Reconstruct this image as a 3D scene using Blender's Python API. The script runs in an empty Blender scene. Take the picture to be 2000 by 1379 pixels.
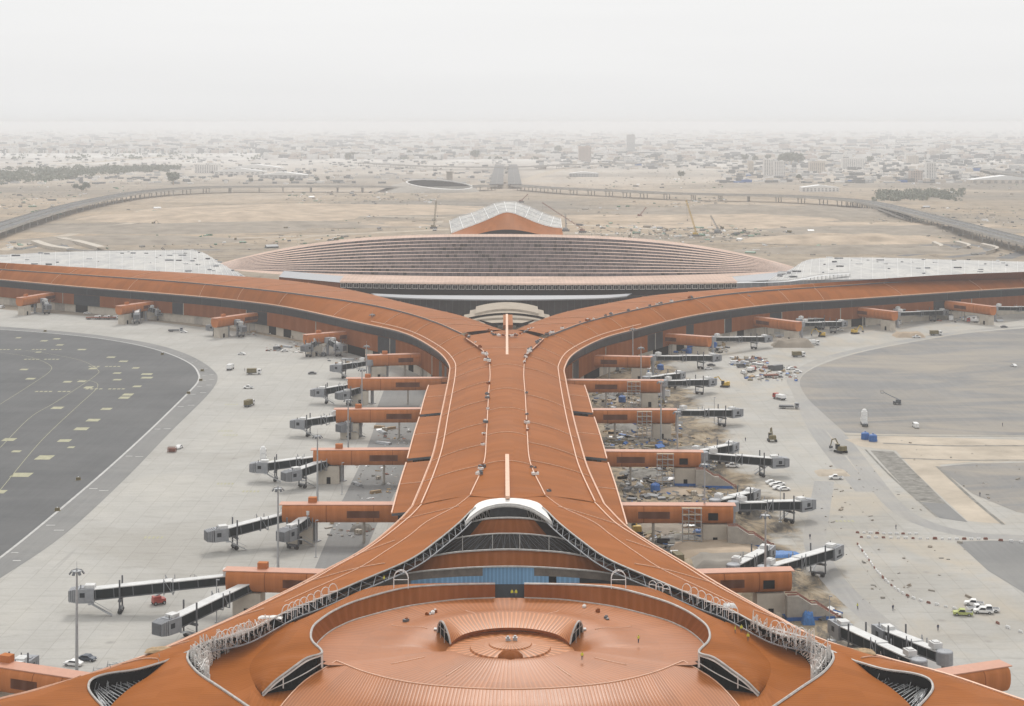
import bpy, math, random
from mathutils import Vector, Matrix, noise
rnd = random.Random(7)
scene = bpy.context.scene
COL = scene.collection
R = math.radians

# ---------------------------------------------------------------- camera
H, F, CX, CY = 130.0, 3200.0, 985.0, 240.0      # eye height (m), focal length, principal point (photo pixels)
cam = bpy.data.cameras.new("camera")
cam.sensor_width = 36.0
cam.lens = 36.0 * F / 2000.0
cam.shift_x = (1000.0 - CX) / 2000.0
cam.shift_y = -(689.5 - CY) / 2000.0
cam.clip_start = 1.0
cam.clip_end = 60000.0
cam_o = bpy.data.objects.new("camera", cam)
cam_o.location = (0, 0, H)
cam_o.rotation_euler = (R(90), 0, 0)
COL.objects.link(cam_o)
scene.camera = cam_o

HAZE = 0.00013                                      # density of the dusty air, per metre

# ---------------------------------------------------------------- sky, sun, exposure
SUN_EL, SUN_ROT = 47.0, 3.0
w = bpy.data.worlds.new("World")
scene.world = w
w.use_nodes = True
nt = w.node_tree
nt.nodes.clear()
out = nt.nodes.new("ShaderNodeOutputWorld")
bg = nt.nodes.new("ShaderNodeBackground")
sky = nt.nodes.new("ShaderNodeTexSky")
sky.sky_type = 'NISHITA'
sky.sun_disc = False
sky.sun_elevation = R(SUN_EL)
sky.sun_rotation = R(SUN_ROT)
sky.dust_density = 4.0
hsv = nt.nodes.new("ShaderNodeHueSaturation")
hsv.inputs['Saturation'].default_value = 0.12
mix = nt.nodes.new("ShaderNodeMix")
mix.data_type = 'RGBA'
mix.inputs[0].default_value = 0.9
mix.inputs[7].default_value = (8.95, 8.95, 8.93, 1)     # flat bright cloud deck
nt.links.new(sky.outputs[0], hsv.inputs['Color'])
nt.links.new(hsv.outputs[0], mix.inputs[6])
# overcast: the cloud deck is brighter overhead than at the skyline
wtc = nt.nodes.new("ShaderNodeTexCoord")
wsx = nt.nodes.new("ShaderNodeSeparateXYZ")
nt.links.new(wtc.outputs['Generated'], wsx.inputs[0])
wmr = nt.nodes.new("ShaderNodeFloatCurve")
cv = wmr.mapping.curves[0]
cv.points[0].location = (0.0, 0.728)
cv.points[1].location = (1.0, 0.92)
cv.points.new(0.06, 0.735)
cv.points.new(0.35, 0.80)
wmr.mapping.update()
nt.links.new(wsx.outputs[2], wmr.inputs['Value'])
wm2 = nt.nodes.new("ShaderNodeMath"); wm2.operation = 'MULTIPLY'; wm2.inputs[1].default_value = 1.37
nt.links.new(wmr.outputs[0], wm2.inputs[0])
# faint streaks in the cloud deck
wmp = nt.nodes.new("ShaderNodeMapping"); wmp.inputs['Scale'].default_value = (2.0, 2.0, 26.0)
nt.links.new(wtc.outputs['Generated'], wmp.inputs['Vector'])
wno = nt.nodes.new("ShaderNodeTexNoise"); wno.inputs['Scale'].default_value = 1.6; wno.inputs['Detail'].default_value = 5
nt.links.new(wmp.outputs[0], wno.inputs['Vector'])
wad = nt.nodes.new("ShaderNodeMapRange"); wad.inputs[3].default_value, wad.inputs[4].default_value = 1.33, 1.43
nt.links.new(wno.outputs[0], wad.inputs[0])
nt.links.new(wad.outputs[0], wm2.inputs[1])
wsc = nt.nodes.new("ShaderNodeVectorMath"); wsc.operation = 'SCALE'
nt.links.new(mix.outputs[2], wsc.inputs[0])
nt.links.new(wm2.outputs[0], wsc.inputs['Scale'])
nt.links.new(wsc.outputs[0], bg.inputs['Color'])
bg.inputs['Strength'].default_value = 0.10
nt.links.new(bg.outputs[0], out.inputs['Surface'])

sun = bpy.data.lights.new("sun", 'SUN')
sun.energy = 1.7
sun.angle = R(15)
sun.color = (1.0, 0.96, 0.9)
sun_o = bpy.data.objects.new("sun", sun)
COL.objects.link(sun_o)
sd = Vector((math.sin(R(SUN_ROT)) * math.cos(R(SUN_EL)), math.cos(R(SUN_ROT)) * math.cos(R(SUN_EL)), math.sin(R(SUN_EL))))
sun_o.rotation_euler = (-sd).to_track_quat('-Z', 'Y').to_euler()
sun_o.location = (0, 0, 300)
scene.view_settings.view_transform = 'Standard'
scene.view_settings.look = 'None'
scene.view_settings.gamma = 1.0
scene.view_settings.exposure = 0.0
scene.render.engine = 'CYCLES'
scene.cycles.max_bounces = 5
scene.cycles.diffuse_bounces = 2
scene.cycles.glossy_bounces = 2
scene.cycles.volume_bounces = 2
scene.cycles.use_denoising = True

# ---------------------------------------------------------------- helpers
def P(px, py, z=0.0):
    """photo pixel at a known height -> world point"""
    k = (H - z) / (py - CY)
    return Vector(((px - CX) * k, F * k, z))
def PD(px, py, Y):
    """photo pixel at a known distance -> world point"""
    return Vector(((px - CX) * Y / F, Y, H - (py - CY) * Y / F))
def PL(pts, z=None):
    return [P(p[0], p[1], p[2] if len(p) > 2 else z) for p in pts]
AX = 1.2                                            # axis of the pier
def mir(pts):
    return [Vector((2 * AX - p.x, p.y, p.z)) for p in pts]
def cr(pts, n):
    """n samples of a Catmull-Rom curve, by index"""
    m = len(pts)
    res = []
    for i in range(n):
        t = i / (n - 1) * (m - 1)
        k = min(int(t), m - 2)
        f = t - k
        p1, p2 = pts[k], pts[k + 1]
        p0 = pts[k - 1] if k > 0 else p1 * 2 - p2
        p3 = pts[k + 2] if k + 2 < m else p2 * 2 - p1
        res.append(0.5 * ((2 * p1) + (p2 - p0) * f + (2 * p0 - 5 * p1 + 4 * p2 - p3) * f * f + (3 * p1 - p0 - 3 * p2 + p3) * f ** 3))
    return res

class MB:
    def __init__(s):
        s.v, s.f, s.m, s.uv = [], [], [], []
    def quad(s, a, b, c, d, mi=0, uv=None):
        n = len(s.v)
        s.v += [a, b, c, d]
        s.f.append((n, n + 1, n + 2, n + 3)); s.m.append(mi)
        s.uv.append(uv or [(0, 0), (1, 0), (1, 1), (0, 1)])
    def poly(s, pts, mi=0):
        n = len(s.v)
        s.v += list(pts)
        s.f.append(tuple(range(n, n + len(pts)))); s.m.append(mi)
        s.uv.append([(p[0], p[1]) for p in pts])
    def grid(s, g, mi=0, uoff=0.0):
        """g[i][j] points; u grows with i, v with j; shared vertices"""
        ni, nj = len(g), len(g[0])
        n = len(s.v)
        us = [uoff]
        jm = nj // 2
        for i in range(1, ni):
            us.append(us[-1] + (Vector(g[i][jm]) - Vector(g[i - 1][jm])).length)
        vs = [[0.0] for _ in range(ni)]
        for i in range(ni):
            for j in range(1, nj):
                vs[i].append(vs[i][-1] + (Vector(g[i][j]) - Vector(g[i][j - 1])).length)
            s.v += g[i]
        for i in range(ni - 1):
            for j in range(nj - 1):
                q = n + i * nj + j
                s.f.append((q, q + nj, q + nj + 1, q + 1)); s.m.append(mi)
                s.uv.append([(us[i], vs[i][j]), (us[i + 1], vs[i + 1][j]), (us[i + 1], vs[i + 1][j + 1]), (us[i], vs[i][j + 1])])
    def box(s, c, d, mi=0, mat=None):
        """centre, full dims, optional 4x4"""
        x, y, z = d[0] / 2, d[1] / 2, d[2] / 2
        c = Vector(c)
        q = [Vector(t) for t in ((-x, -y, -z), (x, -y, -z), (x, y, -z), (-x, y, -z), (-x, -y, z), (x, -y, z), (x, y, z), (-x, y, z))]
        q = [p + c for p in q]
        if mat is not None:
            q = [mat @ p for p in q]
        n = len(s.v)
        s.v += q
        for f in ((0, 3, 2, 1), (4, 5, 6, 7), (0, 1, 5, 4), (1, 2, 6, 5), (2, 3, 7, 6), (3, 0, 4, 7)):
            s.f.append(tuple(n + k for k in f)); s.m.append(mi)
            s.uv.append([(0, 0), (1, 0), (1, 1), (0, 1)])
    def prism(s, prof, y0, y1, mi=0, mat=None):
        """profile in xz, extruded along y"""
        n = len(s.v)
        k = len(prof)
        q = [Vector((a, y0, b)) for a, b in prof] + [Vector((a, y1, b)) for a, b in prof]
        if mat is not None:
            q = [mat @ p for p in q]
        s.v += q
        fs = [tuple(range(n, n + k)), tuple(range(n + 2 * k - 1, n + k - 1, -1))]
        for i in range(k):
            j = (i + 1) % k
            fs.append((n + i, n + k + i, n + k + j, n + j))
        for f in fs:
            s.f.append(f); s.m.append(mi)
            s.uv.append([(0, 0)] * len(f))
    def tube(s, pts, r, sides=5, mi=0, r2=None, caps=True):
        pts = [Vector(p) for p in pts]
        m = len(pts)
        n = len(s.v)
        up = Vector((0, 0, 1))
        for i, p in enumerate(pts):
            t = (pts[min(i + 1, m - 1)] - pts[max(i - 1, 0)])
            if t.length < 1e-9: t = Vector((0, 1, 0))
            t.normalize()
            a = t.cross(up)
            if a.length < 1e-3: a = Vector((1, 0, 0))
            a.normalize()
            b = a.cross(t)
            rr = r if r2 is None else r + (r2 - r) * i / max(m - 1, 1)
            for k in range(sides):
                an = 2 * math.pi * (k + 0.5) / sides
                s.v.append(p + a * math.cos(an) * rr + b * math.sin(an) * rr)
        for i in range(m - 1):
            for k in range(sides):
                k2 = (k + 1) % sides
                s.f.append((n + i * sides + k, n + (i + 1) * sides + k, n + (i + 1) * sides + k2, n + i * sides + k2)); s.m.append(mi)
                s.uv.append([(0, 0), (1, 0), (1, 1), (0, 1)])
        if caps:
            s.f.append(tuple(n + k for k in range(sides))); s.m.append(mi); s.uv.append([(0, 0)] * sides)
            s.f.append(tuple(n + (m - 1) * sides + k for k in reversed(range(sides)))); s.m.append(mi); s.uv.append([(0, 0)] * sides)
    def lathe(s, prof, c=(0, 0, 0), n=24, mi=0, a0=0.0, a1=2 * math.pi):
        """profile of (r, z) from bottom up"""
        c = Vector(c)
        g = []
        for i in range(n + 1):
            a = a0 + (a1 - a0) * i / n
            g.append([c + Vector((r * math.cos(a), r * math.sin(a), z)) for r, z in prof])
        s.grid(g, mi)
    def build(s, name, mats, parent=None, smooth=False, origin=None):
        me = bpy.data.meshes.new(name)
        o = Vector((0, 0, 0))
        if origin is not None: o = Vector(origin)
        elif parent is not None and 'org' in parent: o = Vector(parent['org'])
        me.from_pydata([tuple(Vector(v) - o) for v in s.v], [], s.f)
        if not isinstance(mats, (list, tuple)): mats = [mats]
        for mm in mats: me.materials.append(mm)
        me.polygons.foreach_set('material_index', s.m)
        if smooth: me.polygons.foreach_set('use_smooth', [True] * len(s.f))
        ul = me.uv_layers.new(name="UVMap")
        flat = [c for f in s.uv for t in f for c in t]
        ul.data.foreach_set('uv', flat)
        me.update()
        ob = bpy.data.objects.new(name, me)
        COL.objects.link(ob)
        if parent is not None:
            ob.parent = parent
            if origin is not None: pass
        elif origin is not None: ob.location = o
        return ob

def loft(curves, nu, nv, bulge=0.0):
    cs = [cr(c, nu) for c in curves]
    g = []
    for i in range(nu):
        row = cr([c[i] for c in cs], nv) if len(cs) > 2 else [cs[0][i].lerp(cs[1][i], j / (nv - 1)) for j in range(nv)]
        if bulge:
            for j in range(nv):
                t = 2 * j / (nv - 1) - 1
                row[j] = row[j] + Vector((0, 0, bulge * (1 - t * t)))
        g.append(row)
    return g
def column(g, j): return [r[j] for r in g]
def lift(pts, dz): return [p + Vector((0, 0, dz)) for p in pts]

def tag(o, label=None, cat=None, group=None, kind=None):
    if label: o['label'] = label
    if cat: o['category'] = cat
    if group: o['group'] = group
    if kind: o['kind'] = kind
    return o
def thing(name, label, cat, loc=(0, 0, 0), rz=0.0, group=None, local=True):
    """Empty at the base of a thing; local=False: its parts are given in world coordinates"""
    o = bpy.data.objects.new(name, None)
    o.empty_display_size = 0.5
    COL.objects.link(o)
    o.location = loc
    o.rotation_euler = (0, 0, rz)
    if not local: o['org'] = tuple(loc)
    return tag(o, label, cat, group)
def copy_tree(o, parent=None):
    c = o.copy()
    COL.objects.link(c)
    c.parent = parent
    for ch in o.children: copy_tree(ch, c)
    return c

# ---------------------------------------------------------------- materials
def newmat(name):
    m = bpy.data.materials.new(name)
    m.use_nodes = True
    return m, m.node_tree, m.node_tree.nodes['Principled BSDF']
def N(t, kind, **kw):
    n = t.nodes.new(kind)
    for k, v in kw.items(): setattr(n, k, v)
    return n
def ramp(t, src, stops):
    r = N(t, 'ShaderNodeValToRGB')
    el = r.color_ramp.elements
    while len(el) > 1: el.remove(el[0])
    el[0].position, el[0].color = stops[0][0], (*stops[0][1], 1)
    for p, c in stops[1:]:
        e = el.new(p); e.color = (*c, 1)
    t.links.new(src, r.inputs[0])
    return r.outputs[0]
def mathn(t, op, a, b=None, c=None):
    n = N(t, 'ShaderNodeMath', operation=op)
    for i, x in enumerate((a, b, c)):
        if x is None: continue
        if isinstance(x, (int, float)): n.inputs[i].default_value = x
        else: t.links.new(x, n.inputs[i])
    return n.outputs[0]
def noisen(t, vec, scale, detail=4, rough=0.55, dist=0.0):
    n = N(t, 'ShaderNodeTexNoise')
    n.inputs['Scale'].default_value = scale
    n.inputs['Detail'].default_value = detail
    n.inputs['Roughness'].default_value = rough
    n.inputs['Distortion'].default_value = dist
    t.links.new(vec, n.inputs['Vector'])
    return n.outputs[0]
def mixc(t, fac, a, b, mode='MIX'):
    n = N(t, 'ShaderNodeMix', data_type='RGBA', blend_type=mode)
    for i, x in ((0, fac), (6, a), (7, b)):
        if isinstance(x, (int, float)): n.inputs[i].default_value = x
        elif isinstance(x, tuple): n.inputs[i].default_value = (*x, 1)
        else: t.links.new(x, n.inputs[i])
    return n.outputs[2]
def scaled(t, vec, s):
    n = N(t, 'ShaderNodeMapping')
    n.inputs['Scale'].default_value = s
    t.links.new(vec, n.inputs['Vector'])
    return n.outputs[0]
def bump(t, b, h, dist, strength=1.0):
    n = N(t, 'ShaderNodeBump')
    n.inputs['Distance'].default_value = dist
    n.inputs['Strength'].default_value = strength
    t.links.new(h, n.inputs['Height'])
    t.links.new(n.outputs[0], b.inputs['Normal'])

def plain(name, col, rough=0.6, metal=0.0, var=0.12, scale=1.5, spec=0.4):
    m, t, b = newmat(name)
    g = N(t, 'ShaderNodeTexCoord').outputs['Object']
    n = noisen(t, g, scale, 5, 0.65)
    lo = tuple(c * (1 - var) for c in col); hi = tuple(min(c * (1 + var), 0.95) for c in col)
    t.links.new(ramp(t, n, [(0.3, lo), (0.7, hi)]), b.inputs['Base Color'])
    b.inputs['Roughness'].default_value = rough
    b.inputs['Metallic'].default_value = metal
    b.inputs['Specular IOR Level'].default_value = spec
    return m

def roofmat(name, col, period, rib=0.25, bd=0.03, rough=0.36, panel=9.0, spec=0.012):
    """standing seam sheet: ribs at constant u, faint panel to panel tone"""
    m, t, b = newmat(name)
    tc = N(t, 'ShaderNodeTexCoord')
    sx = N(t, 'ShaderNodeSeparateXYZ')
    t.links.new(tc.outputs['UV'], sx.inputs[0])
    ph = mathn(t, 'FRACT', mathn(t, 'DIVIDE', sx.outputs[0], period))
    tri = mathn(t, 'ABSOLUTE', mathn(t, 'SUBTRACT', ph, 0.5))          # 0 mid panel .. 0.5 at rib
    r = N(t, 'ShaderNodeMapRange')
    r.inputs[1].default_value, r.inputs[2].default_value = 0.2, 0.46
    t.links.new(tri, r.inputs[0])
    ribv = r.outputs[0]
    cell = N(t, 'ShaderNodeTexWhiteNoise', noise_dimensions='2D')
    cmb = N(t, 'ShaderNodeCombineXYZ')
    t.links.new(mathn(t, 'FLOOR', mathn(t, 'DIVIDE', sx.outputs[0], period * 4)), cmb.inputs[0])
    t.links.new(mathn(t, 'FLOOR', mathn(t, 'DIVIDE', sx.outputs[1], panel)), cmb.inputs[1])
    t.links.new(cmb.outputs[0], cell.inputs[0])
    g = tc.outputs['Object']
    n1 = noisen(t, g, 0.06, 5, 0.6)
    n2 = noisen(t, scaled(t, tc.outputs['UV'], (2.2, 0.16, 1)), 1.0, 5, 0.7)
    tone = mathn(t, 'ADD', mathn(t, 'MULTIPLY', n1, 0.5), mathn(t, 'MULTIPLY', n2, 0.5))
    tone = mathn(t, 'ADD', tone, mathn(t, 'MULTIPLY', mathn(t, 'SUBTRACT', cell.outputs[0], 0.5), 0.22))
    c = ramp(t, tone, [(0.3, tuple(x * 0.82 for x in col)), (0.52, col), (0.75, tuple(min(1, x * 1.13 + 0.012) for x in col))])
    n5 = noisen(t, scaled(t, g, (0.035, 0.035, 0.035)), 1.0, 8, 0.72, 1.0)
    c = mixc(t, ramp(t, n5, [(0.50, (0, 0, 0)), (0.74, (0.22, 0.22, 0.22))]), c, tuple(min(1, x * 0.85 + 0.07) for x in col))
    n6 = noisen(t, scaled(t, tc.outputs['UV'], (0.9, 0.05, 1)), 1.0, 6, 0.75, 0.4)
    c = mixc(t, ramp(t, n6, [(0.56, (0, 0, 0)), (0.70, (0.35, 0.35, 0.35))]), c, tuple(x * 0.62 for x in col))
    light = tuple(min(1, x * 1.7 + 0.05) for x in col)
    c = mixc(t, mathn(t, 'MULTIPLY', ribv, rib), c, light)
    t.links.new(c, b.inputs['Base Color'])
    rr = N(t, 'ShaderNodeMapRange')
    rr.inputs[3].default_value, rr.inputs[4].default_value = rough - 0.08, rough + 0.12
    t.links.new(n2, rr.inputs[0])
    t.links.new(rr.outputs[0], b.inputs['Roughness'])
    b.inputs['Specular IOR Level'].default_value = spec
    if bd: bump(t, b, ribv, bd, 0.6)
    return m

M = {}
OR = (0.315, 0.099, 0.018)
M['roof'] = roofmat('orange_roof_sheet', OR, 0.9, 0.10, 0.02)
M['roof_dome'] = roofmat('orange_ribbed_sheet', (0.335, 0.105, 0.02), 0.72, 0.30, 0.03, 0.38, 9.0, 0.30)
M['roof_lid'] = roofmat('orange_wide_rib_sheet', (0.36, 0.125, 0.03), 0.9, 0.75, 0.06, 0.38, 9.0, 0.30)
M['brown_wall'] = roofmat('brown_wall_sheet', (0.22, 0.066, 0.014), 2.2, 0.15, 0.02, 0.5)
M['tube'] = roofmat('tube_sheet', (0.43, 0.152, 0.05), 3.2, 0.12, 0.0, 0.45)
M['tube_top'] = plain('tube_top_sheet', (0.52, 0.25, 0.16), 0.45, 0, 0.08, 0.5)
M['louvre'] = roofmat('louvre_panel', (0.10, 0.034, 0.014), 0.5, 0.3, 0.05, 0.6)
M['trim'] = plain('pale_trim', (0.72, 0.44, 0.30), 0.5, 0, 0.12, 0.8)
M['white_trim'] = plain('white_trim', (0.72, 0.70, 0.67), 0.45, 0, 0.15, 0.6)
M['offwhite'] = plain('dusty_white_roofing', (0.60, 0.60, 0.59), 0.6, 0, 0.15, 0.5)
M['edge_grey'] = plain('edge_steel_grey', (0.44, 0.42, 0.395), 0.5, 0, 0.25, 0.8)
M['mouth_glass'] = plain('brown_tinted_glass', (0.022, 0.017, 0.015), 0.3, 0, 0.4, 0.5, 0.2)
M['white'] = plain('white_paint', (0.78, 0.78, 0.77), 0.4, 0, 0.06, 0.8)
M['steel'] = plain('galvanised_steel', (0.40, 0.41, 0.42), 0.45, 0.4, 0.15, 1.0)
M['lgrey'] = plain('light_grey_metal', (0.27, 0.28, 0.30), 0.45, 0.1, 0.12, 0.8)
M['dgrey'] = plain('dark_grey_metal', (0.11, 0.115, 0.125), 0.5, 0.1, 0.2, 1.0)
M['black'] = plain('black_rubber', (0.025, 0.025, 0.026), 0.7, 0, 0.2, 2.0)
M['void'] = plain('shade_black', (0.007, 0.007, 0.008), 0.95, 0, 0.3, 0.6, 0.0)  # near-black: shade inside openings and recesses is put into the colour
M['glass'] = plain('dark_glass', (0.028, 0.032, 0.038), 0.3, 0, 0.3, 0.35, 0.15)
M['tunnel_glass'] = plain('tunnel_side_panel', (0.015, 0.02, 0.022), 0.75, 0, 0.3, 0.6, 0.02)
M['seam'] = plain('seam_cover', (0.62, 0.36, 0.235), 0.5, 0, 0.12, 0.8, 0.2)
M['concrete'] = plain('raw_concrete', (0.36, 0.33, 0.29), 0.85, 0, 0.2, 0.35)
M['cream'] = plain('cream_wall', (0.50, 0.45, 0.38), 0.8, 0, 0.14, 0.3)
M['beige_roof'] = plain('beige_membrane', (0.36, 0.305, 0.24), 0.85, 0, 0.12, 0.15)
M['blue'] = plain('blue_paint', (0.03, 0.12, 0.36), 0.5, 0, 0.2, 1.0)
M['bluefab'] = plain('blue_tarpaulin', (0.05, 0.17, 0.42), 0.6, 0, 0.3, 2.0)
M['red'] = plain('red_paint', (0.42, 0.06, 0.04), 0.5, 0, 0.2, 1.0)
M['rust'] = plain('rusty_red', (0.25, 0.11, 0.08), 0.8, 0, 0.3, 1.5)
M['yellow'] = plain('yellow_paint', (0.55, 0.36, 0.05), 0.5, 0, 0.2, 1.0)
M['green'] = plain('green_paint', (0.06, 0.16, 0.09), 0.5, 0, 0.2, 1.0)
M['olive'] = plain('olive_paint', (0.16, 0.13, 0.06), 0.6, 0, 0.25, 1.0)
M['wood'] = plain('site_timber', (0.36, 0.25, 0.14), 0.8, 0, 0.3, 1.5)
M['dblue'] = plain('slate_blue_paint', (0.06, 0.075, 0.10), 0.3, 0, 0.1, 1.0)
M['lime'] = plain('dull_lime_paint', (0.40, 0.44, 0.14), 0.5, 0, 0.15, 1.0)
M['hivis'] = plain('hi_vis_yellow', (0.62, 0.62, 0.06), 0.7, 0, 0.1, 3.0)
M['skin'] = plain('skin', (0.30, 0.17, 0.11), 0.6)
M['navy'] = plain('navy_cloth', (0.05, 0.06, 0.10), 0.85, 0, 0.2, 3.0)

# ================================================================ TERMINAL PIER
pier = thing('terminal_pier', 'long terminal building under an orange ribbed sheet roof that forks into two arms', 'terminal', (AX, 640, 0), local=False)

E_L = [(-340, 517, 18), (-160, 532, 18), (0, 546, 18), (140, 559, 18), (350, 576, 18.3), (455, 586, 18.6), (560, 600, 19), (700, 630, 19.5), (790, 651, 20), (850, 683, 20.5), (876, 711, 20.5), (877, 735, 20.5), (870, 772, 20.7), (860, 820, 21), (848, 880, 21.3), (830, 930, 21.6), (805, 990, 22)]
S_L = [(-340, 504, 24), (-160, 516, 24), (0, 527, 24), (140, 537, 24.5), (320, 549, 25), (420, 558, 25.5), (520, 568, 26), (650, 584, 26.5), (755, 602, 26.8), (860, 634, 27), (920, 664, 27), (950, 692, 27), (957, 725, 27), (954, 775, 27), (950, 850, 27), (945, 905, 27), (918, 968, 27.2)]
F_L = [(-340, 496, 29), (-160, 505, 29), (0, 513, 29), (175, 523, 28.7), (350, 532, 28), (460, 539, 27.6), (574, 549, 27), (685, 566, 26), (790, 591, 25.2), (895, 615, 24.7), (954, 635, 24.5), (982, 645, 25)]
E_R = [(2340, 543, 18), (2160, 552, 18), (2000, 562, 18), (1881, 569, 18), (1650, 585, 18.3), (1550, 591, 18.6), (1461, 600, 19), (1350, 617, 19.5), (1238, 644, 20), (1175, 662, 20.3), (1122, 690, 20.5), (1103, 718, 20.5), (1105, 742, 20.5), (1119, 812, 21), (1137, 880, 21.3), (1150, 920, 21.6), (1180, 985, 22)]
S_R = [(2340, 527, 24), (2160, 534, 24), (2000, 541, 24), (1825, 546, 24.5), (1650, 559, 25), (1461, 571, 25.7), (1350, 585, 26.3), (1262, 602, 26.7), (1175, 622, 27), (1090, 648, 27), (1045, 672, 27), (1028, 697, 27), (1023, 725, 27), (1026, 775, 27), (1030, 850, 27), (1036, 905, 27), (1065, 968, 27.2)]
F_R = [(2340, 519, 29), (2160, 525, 29), (2000, 531, 29), (1825, 538, 28.7), (1615, 552, 28), (1461, 562, 27.3), (1300, 574, 26.5), (1210, 588, 25.5), (1105, 609, 24.8), (1042, 630, 24.5), (1008, 644, 25)]

def paired(A, B, n):
    """n samples of A and the samples of B that lie across from them"""
    a = cr(A, n)
    bd = cr(B, 900)
    res, k0 = [], 0
    for p in a:
        best, bk = 1e18, k0
        for k in range(k0, len(bd)):
            d = (bd[k].x - p.x) ** 2 + (bd[k].y - p.y) ** 2
            if d < best: best, bk = d, k
        res.append(bd[bk]); k0 = bk
    res[0] = bd[0]; res[-1] = bd[-1]
    # smooth the pairing
    for _ in range(6):
        for i in range(1, n - 1):
            res[i] = res[i] * 0.5 + (res[i - 1] + res[i + 1]) * 0.25
    return a, res

def acrossloft(a, b, nv, bulge):
    g = []
    for p, q in zip(a, b):
        row = []
        for j in range(nv):
            t = j / (nv - 1)
            v = p.lerp(q, t)
            v.z += bulge * 4 * t * (1 - t) * 0.5
            row.append(v)
        g.append(row)
    return g

NARM = 124
trim = MB()
def seams_at(mb, g, every, start=3, r=0.16, lo=0, hi=None):
    for i in range(start, len(g) - 1, every):
        mb.tube(lift(g[i][lo:hi], 0.12), r, 4, 1)
for E, S, Fa, side in ((E_L, S_L, F_L, -1), (E_R, S_R, F_R, 1)):
    e, s = paired(PL(E), PL(S), NARM)
    g = []
    for i_, (p, q) in enumerate(zip(e, s)):
        g += acrossloft([p], [q], 9, 1.6 if i_ < NARM - 16 else 1.6 - 1.0 * (i_ - NARM + 16) / 15)
    if side > 0: pass
    mb = MB(); mb.grid(g)
    seams_at(mb, g, 6)
    mb.build('side_roof', [M['roof'], M['seam']], pier, smooth=True)
    # double pale line at the eaves
    trim.tube(lift(e, 0.15), 0.32, 5)
    stem = [i for i, p in enumerate(e) if p.y < 800]
    trim.tube([p.lerp(q, 0.16) + Vector((0, 0, 0.5)) for p, q in zip(e, s)][max(0, stem[0] - 14):], 0.24, 4)
    # fascia and soffit of the eave
    fb = MB()
    inn = []
    for i, p in enumerate(e):
        d = (s[i] - p); d.z = 0; d.normalize()
        inn.append(p + d * 3.0)
    fb.grid([[p, p + Vector((0, 0, -0.9))] for p in e])
    fb.grid([[p + Vector((0, 0, -0.9)), Vector((q.x, q.y, p.z - 1.1))] for p, q in zip(e, inn)])
    fb.build('eave', M['dgrey'], pier)
    # glazing band, orange wall, concrete foot
    gl, ow, ft = MB(), MB(), MB()
    gl.grid([[Vector((q.x, q.y, p.z - 1.0)), Vector((q.x, q.y, p.z - 5.6))] for p, q in zip(e, inn)])
    for i in range(0, NARM - 1):
        q0, q1 = inn[i], inn[i + 1]
        d = (s[i] - e[i]); d.z = 0; d.normalize()
        a0, a1 = q0 - d * 0.8, q1 - d * 0.8
        h0, h1 = e[i].z - 5.6, e[i + 1].z - 5.6
        lo = 5.2
        openbay = (i % 17 in (6, 7)) or rnd.random() < 0.04
        mi = 1 if openbay else 0
        ow.quad(Vector((a0.x, a0.y, lo)), Vector((a1.x, a1.y, lo)), Vector((a1.x, a1.y, h1)), Vector((a0.x, a0.y, h0)), mi, [(i * 2.2, 0), (i * 2.2 + 2.2, 0), (i * 2.2 + 2.2, 9), (i * 2.2, 9)])
        ow.quad(Vector((a0.x, a0.y, h0)), Vector((a1.x, a1.y, h1)), Vector((q1.x, q1.y, h1)), Vector((q0.x, q0.y, h0)), 0)
        r = rnd.random()
        mi = 1 if r < 0.28 else (2 if r < 0.4 else 0)
        b0, b1 = q0 + d * 0.5, q1 + d * 0.5
        ft.quad(Vector((b0.x, b0.y, 0)), Vector((b1.x, b1.y, 0)), Vector((b1.x, b1.y, lo)), Vector((b0.x, b0.y, lo)), mi)
        ft.quad(Vector((b0.x, b0.y, lo)), Vector((b1.x, b1.y, lo)), Vector((a1.x, a1.y, lo)), Vector((a0.x, a0.y, lo)), 0)
        if i % 3 == 0:
            gl.tube([Vector((q0.x, q0.y, e[i].z - 1)) - d * 0.1, Vector((q0.x, q0.y, e[i].z - 5.6)) - d * 0.1], 0.16, 4, 1)
        if i % 9 == 4:
            ow.box((a0.x - d.x * 0.15, a0.y - d.y * 0.15, (lo + h0) / 2), (0.5, 0.5, h0 - lo), 2)
    gl.build('clerestory_glazing', [M['glass'], M['dgrey']], pier)
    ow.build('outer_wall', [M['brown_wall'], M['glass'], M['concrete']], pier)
    ft.build('wall_foot', [M['cream'], M['void'], M['concrete']], pier)
    # ridge step and far slope of the arm
    k = max(i for i, p in enumerate(s) if p.y > P(905, 657, 27).y) if side < 0 else max(i for i, p in enumerate(s) if p.y > P(1060, 661, 27).y)
    sc = s[:k + 1]
    f0, s0 = paired(PL(Fa), sc, 80)
    up = lift(s0, 0.7)
    g2 = acrossloft(up, f0, 7, 1.2)
    back = [[q, q + Vector((0, 14, -7)) if q.y > 1010 else q + Vector((0, 4, -9))] for q in f0]
    mb = MB(); mb.grid(g2)
    seams_at(mb, g2, 6)
    mb.build('far_roof', [M['roof'], M['seam']], pier, smooth=True)
    mb = MB(); mb.grid(back)
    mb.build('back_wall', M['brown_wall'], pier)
    st = MB()
    st.grid([[p + Vector((0, 0, -0.3)), p + Vector((0, 0, 0.72))] for p in s0])
    st.build('ridge_step', M['dgrey'], pier)
    trim.tube(lift(s0, 0.78), 0.13, 4)
    if side < 0: g_side_L = g
    else: g_side_R = g

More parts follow.
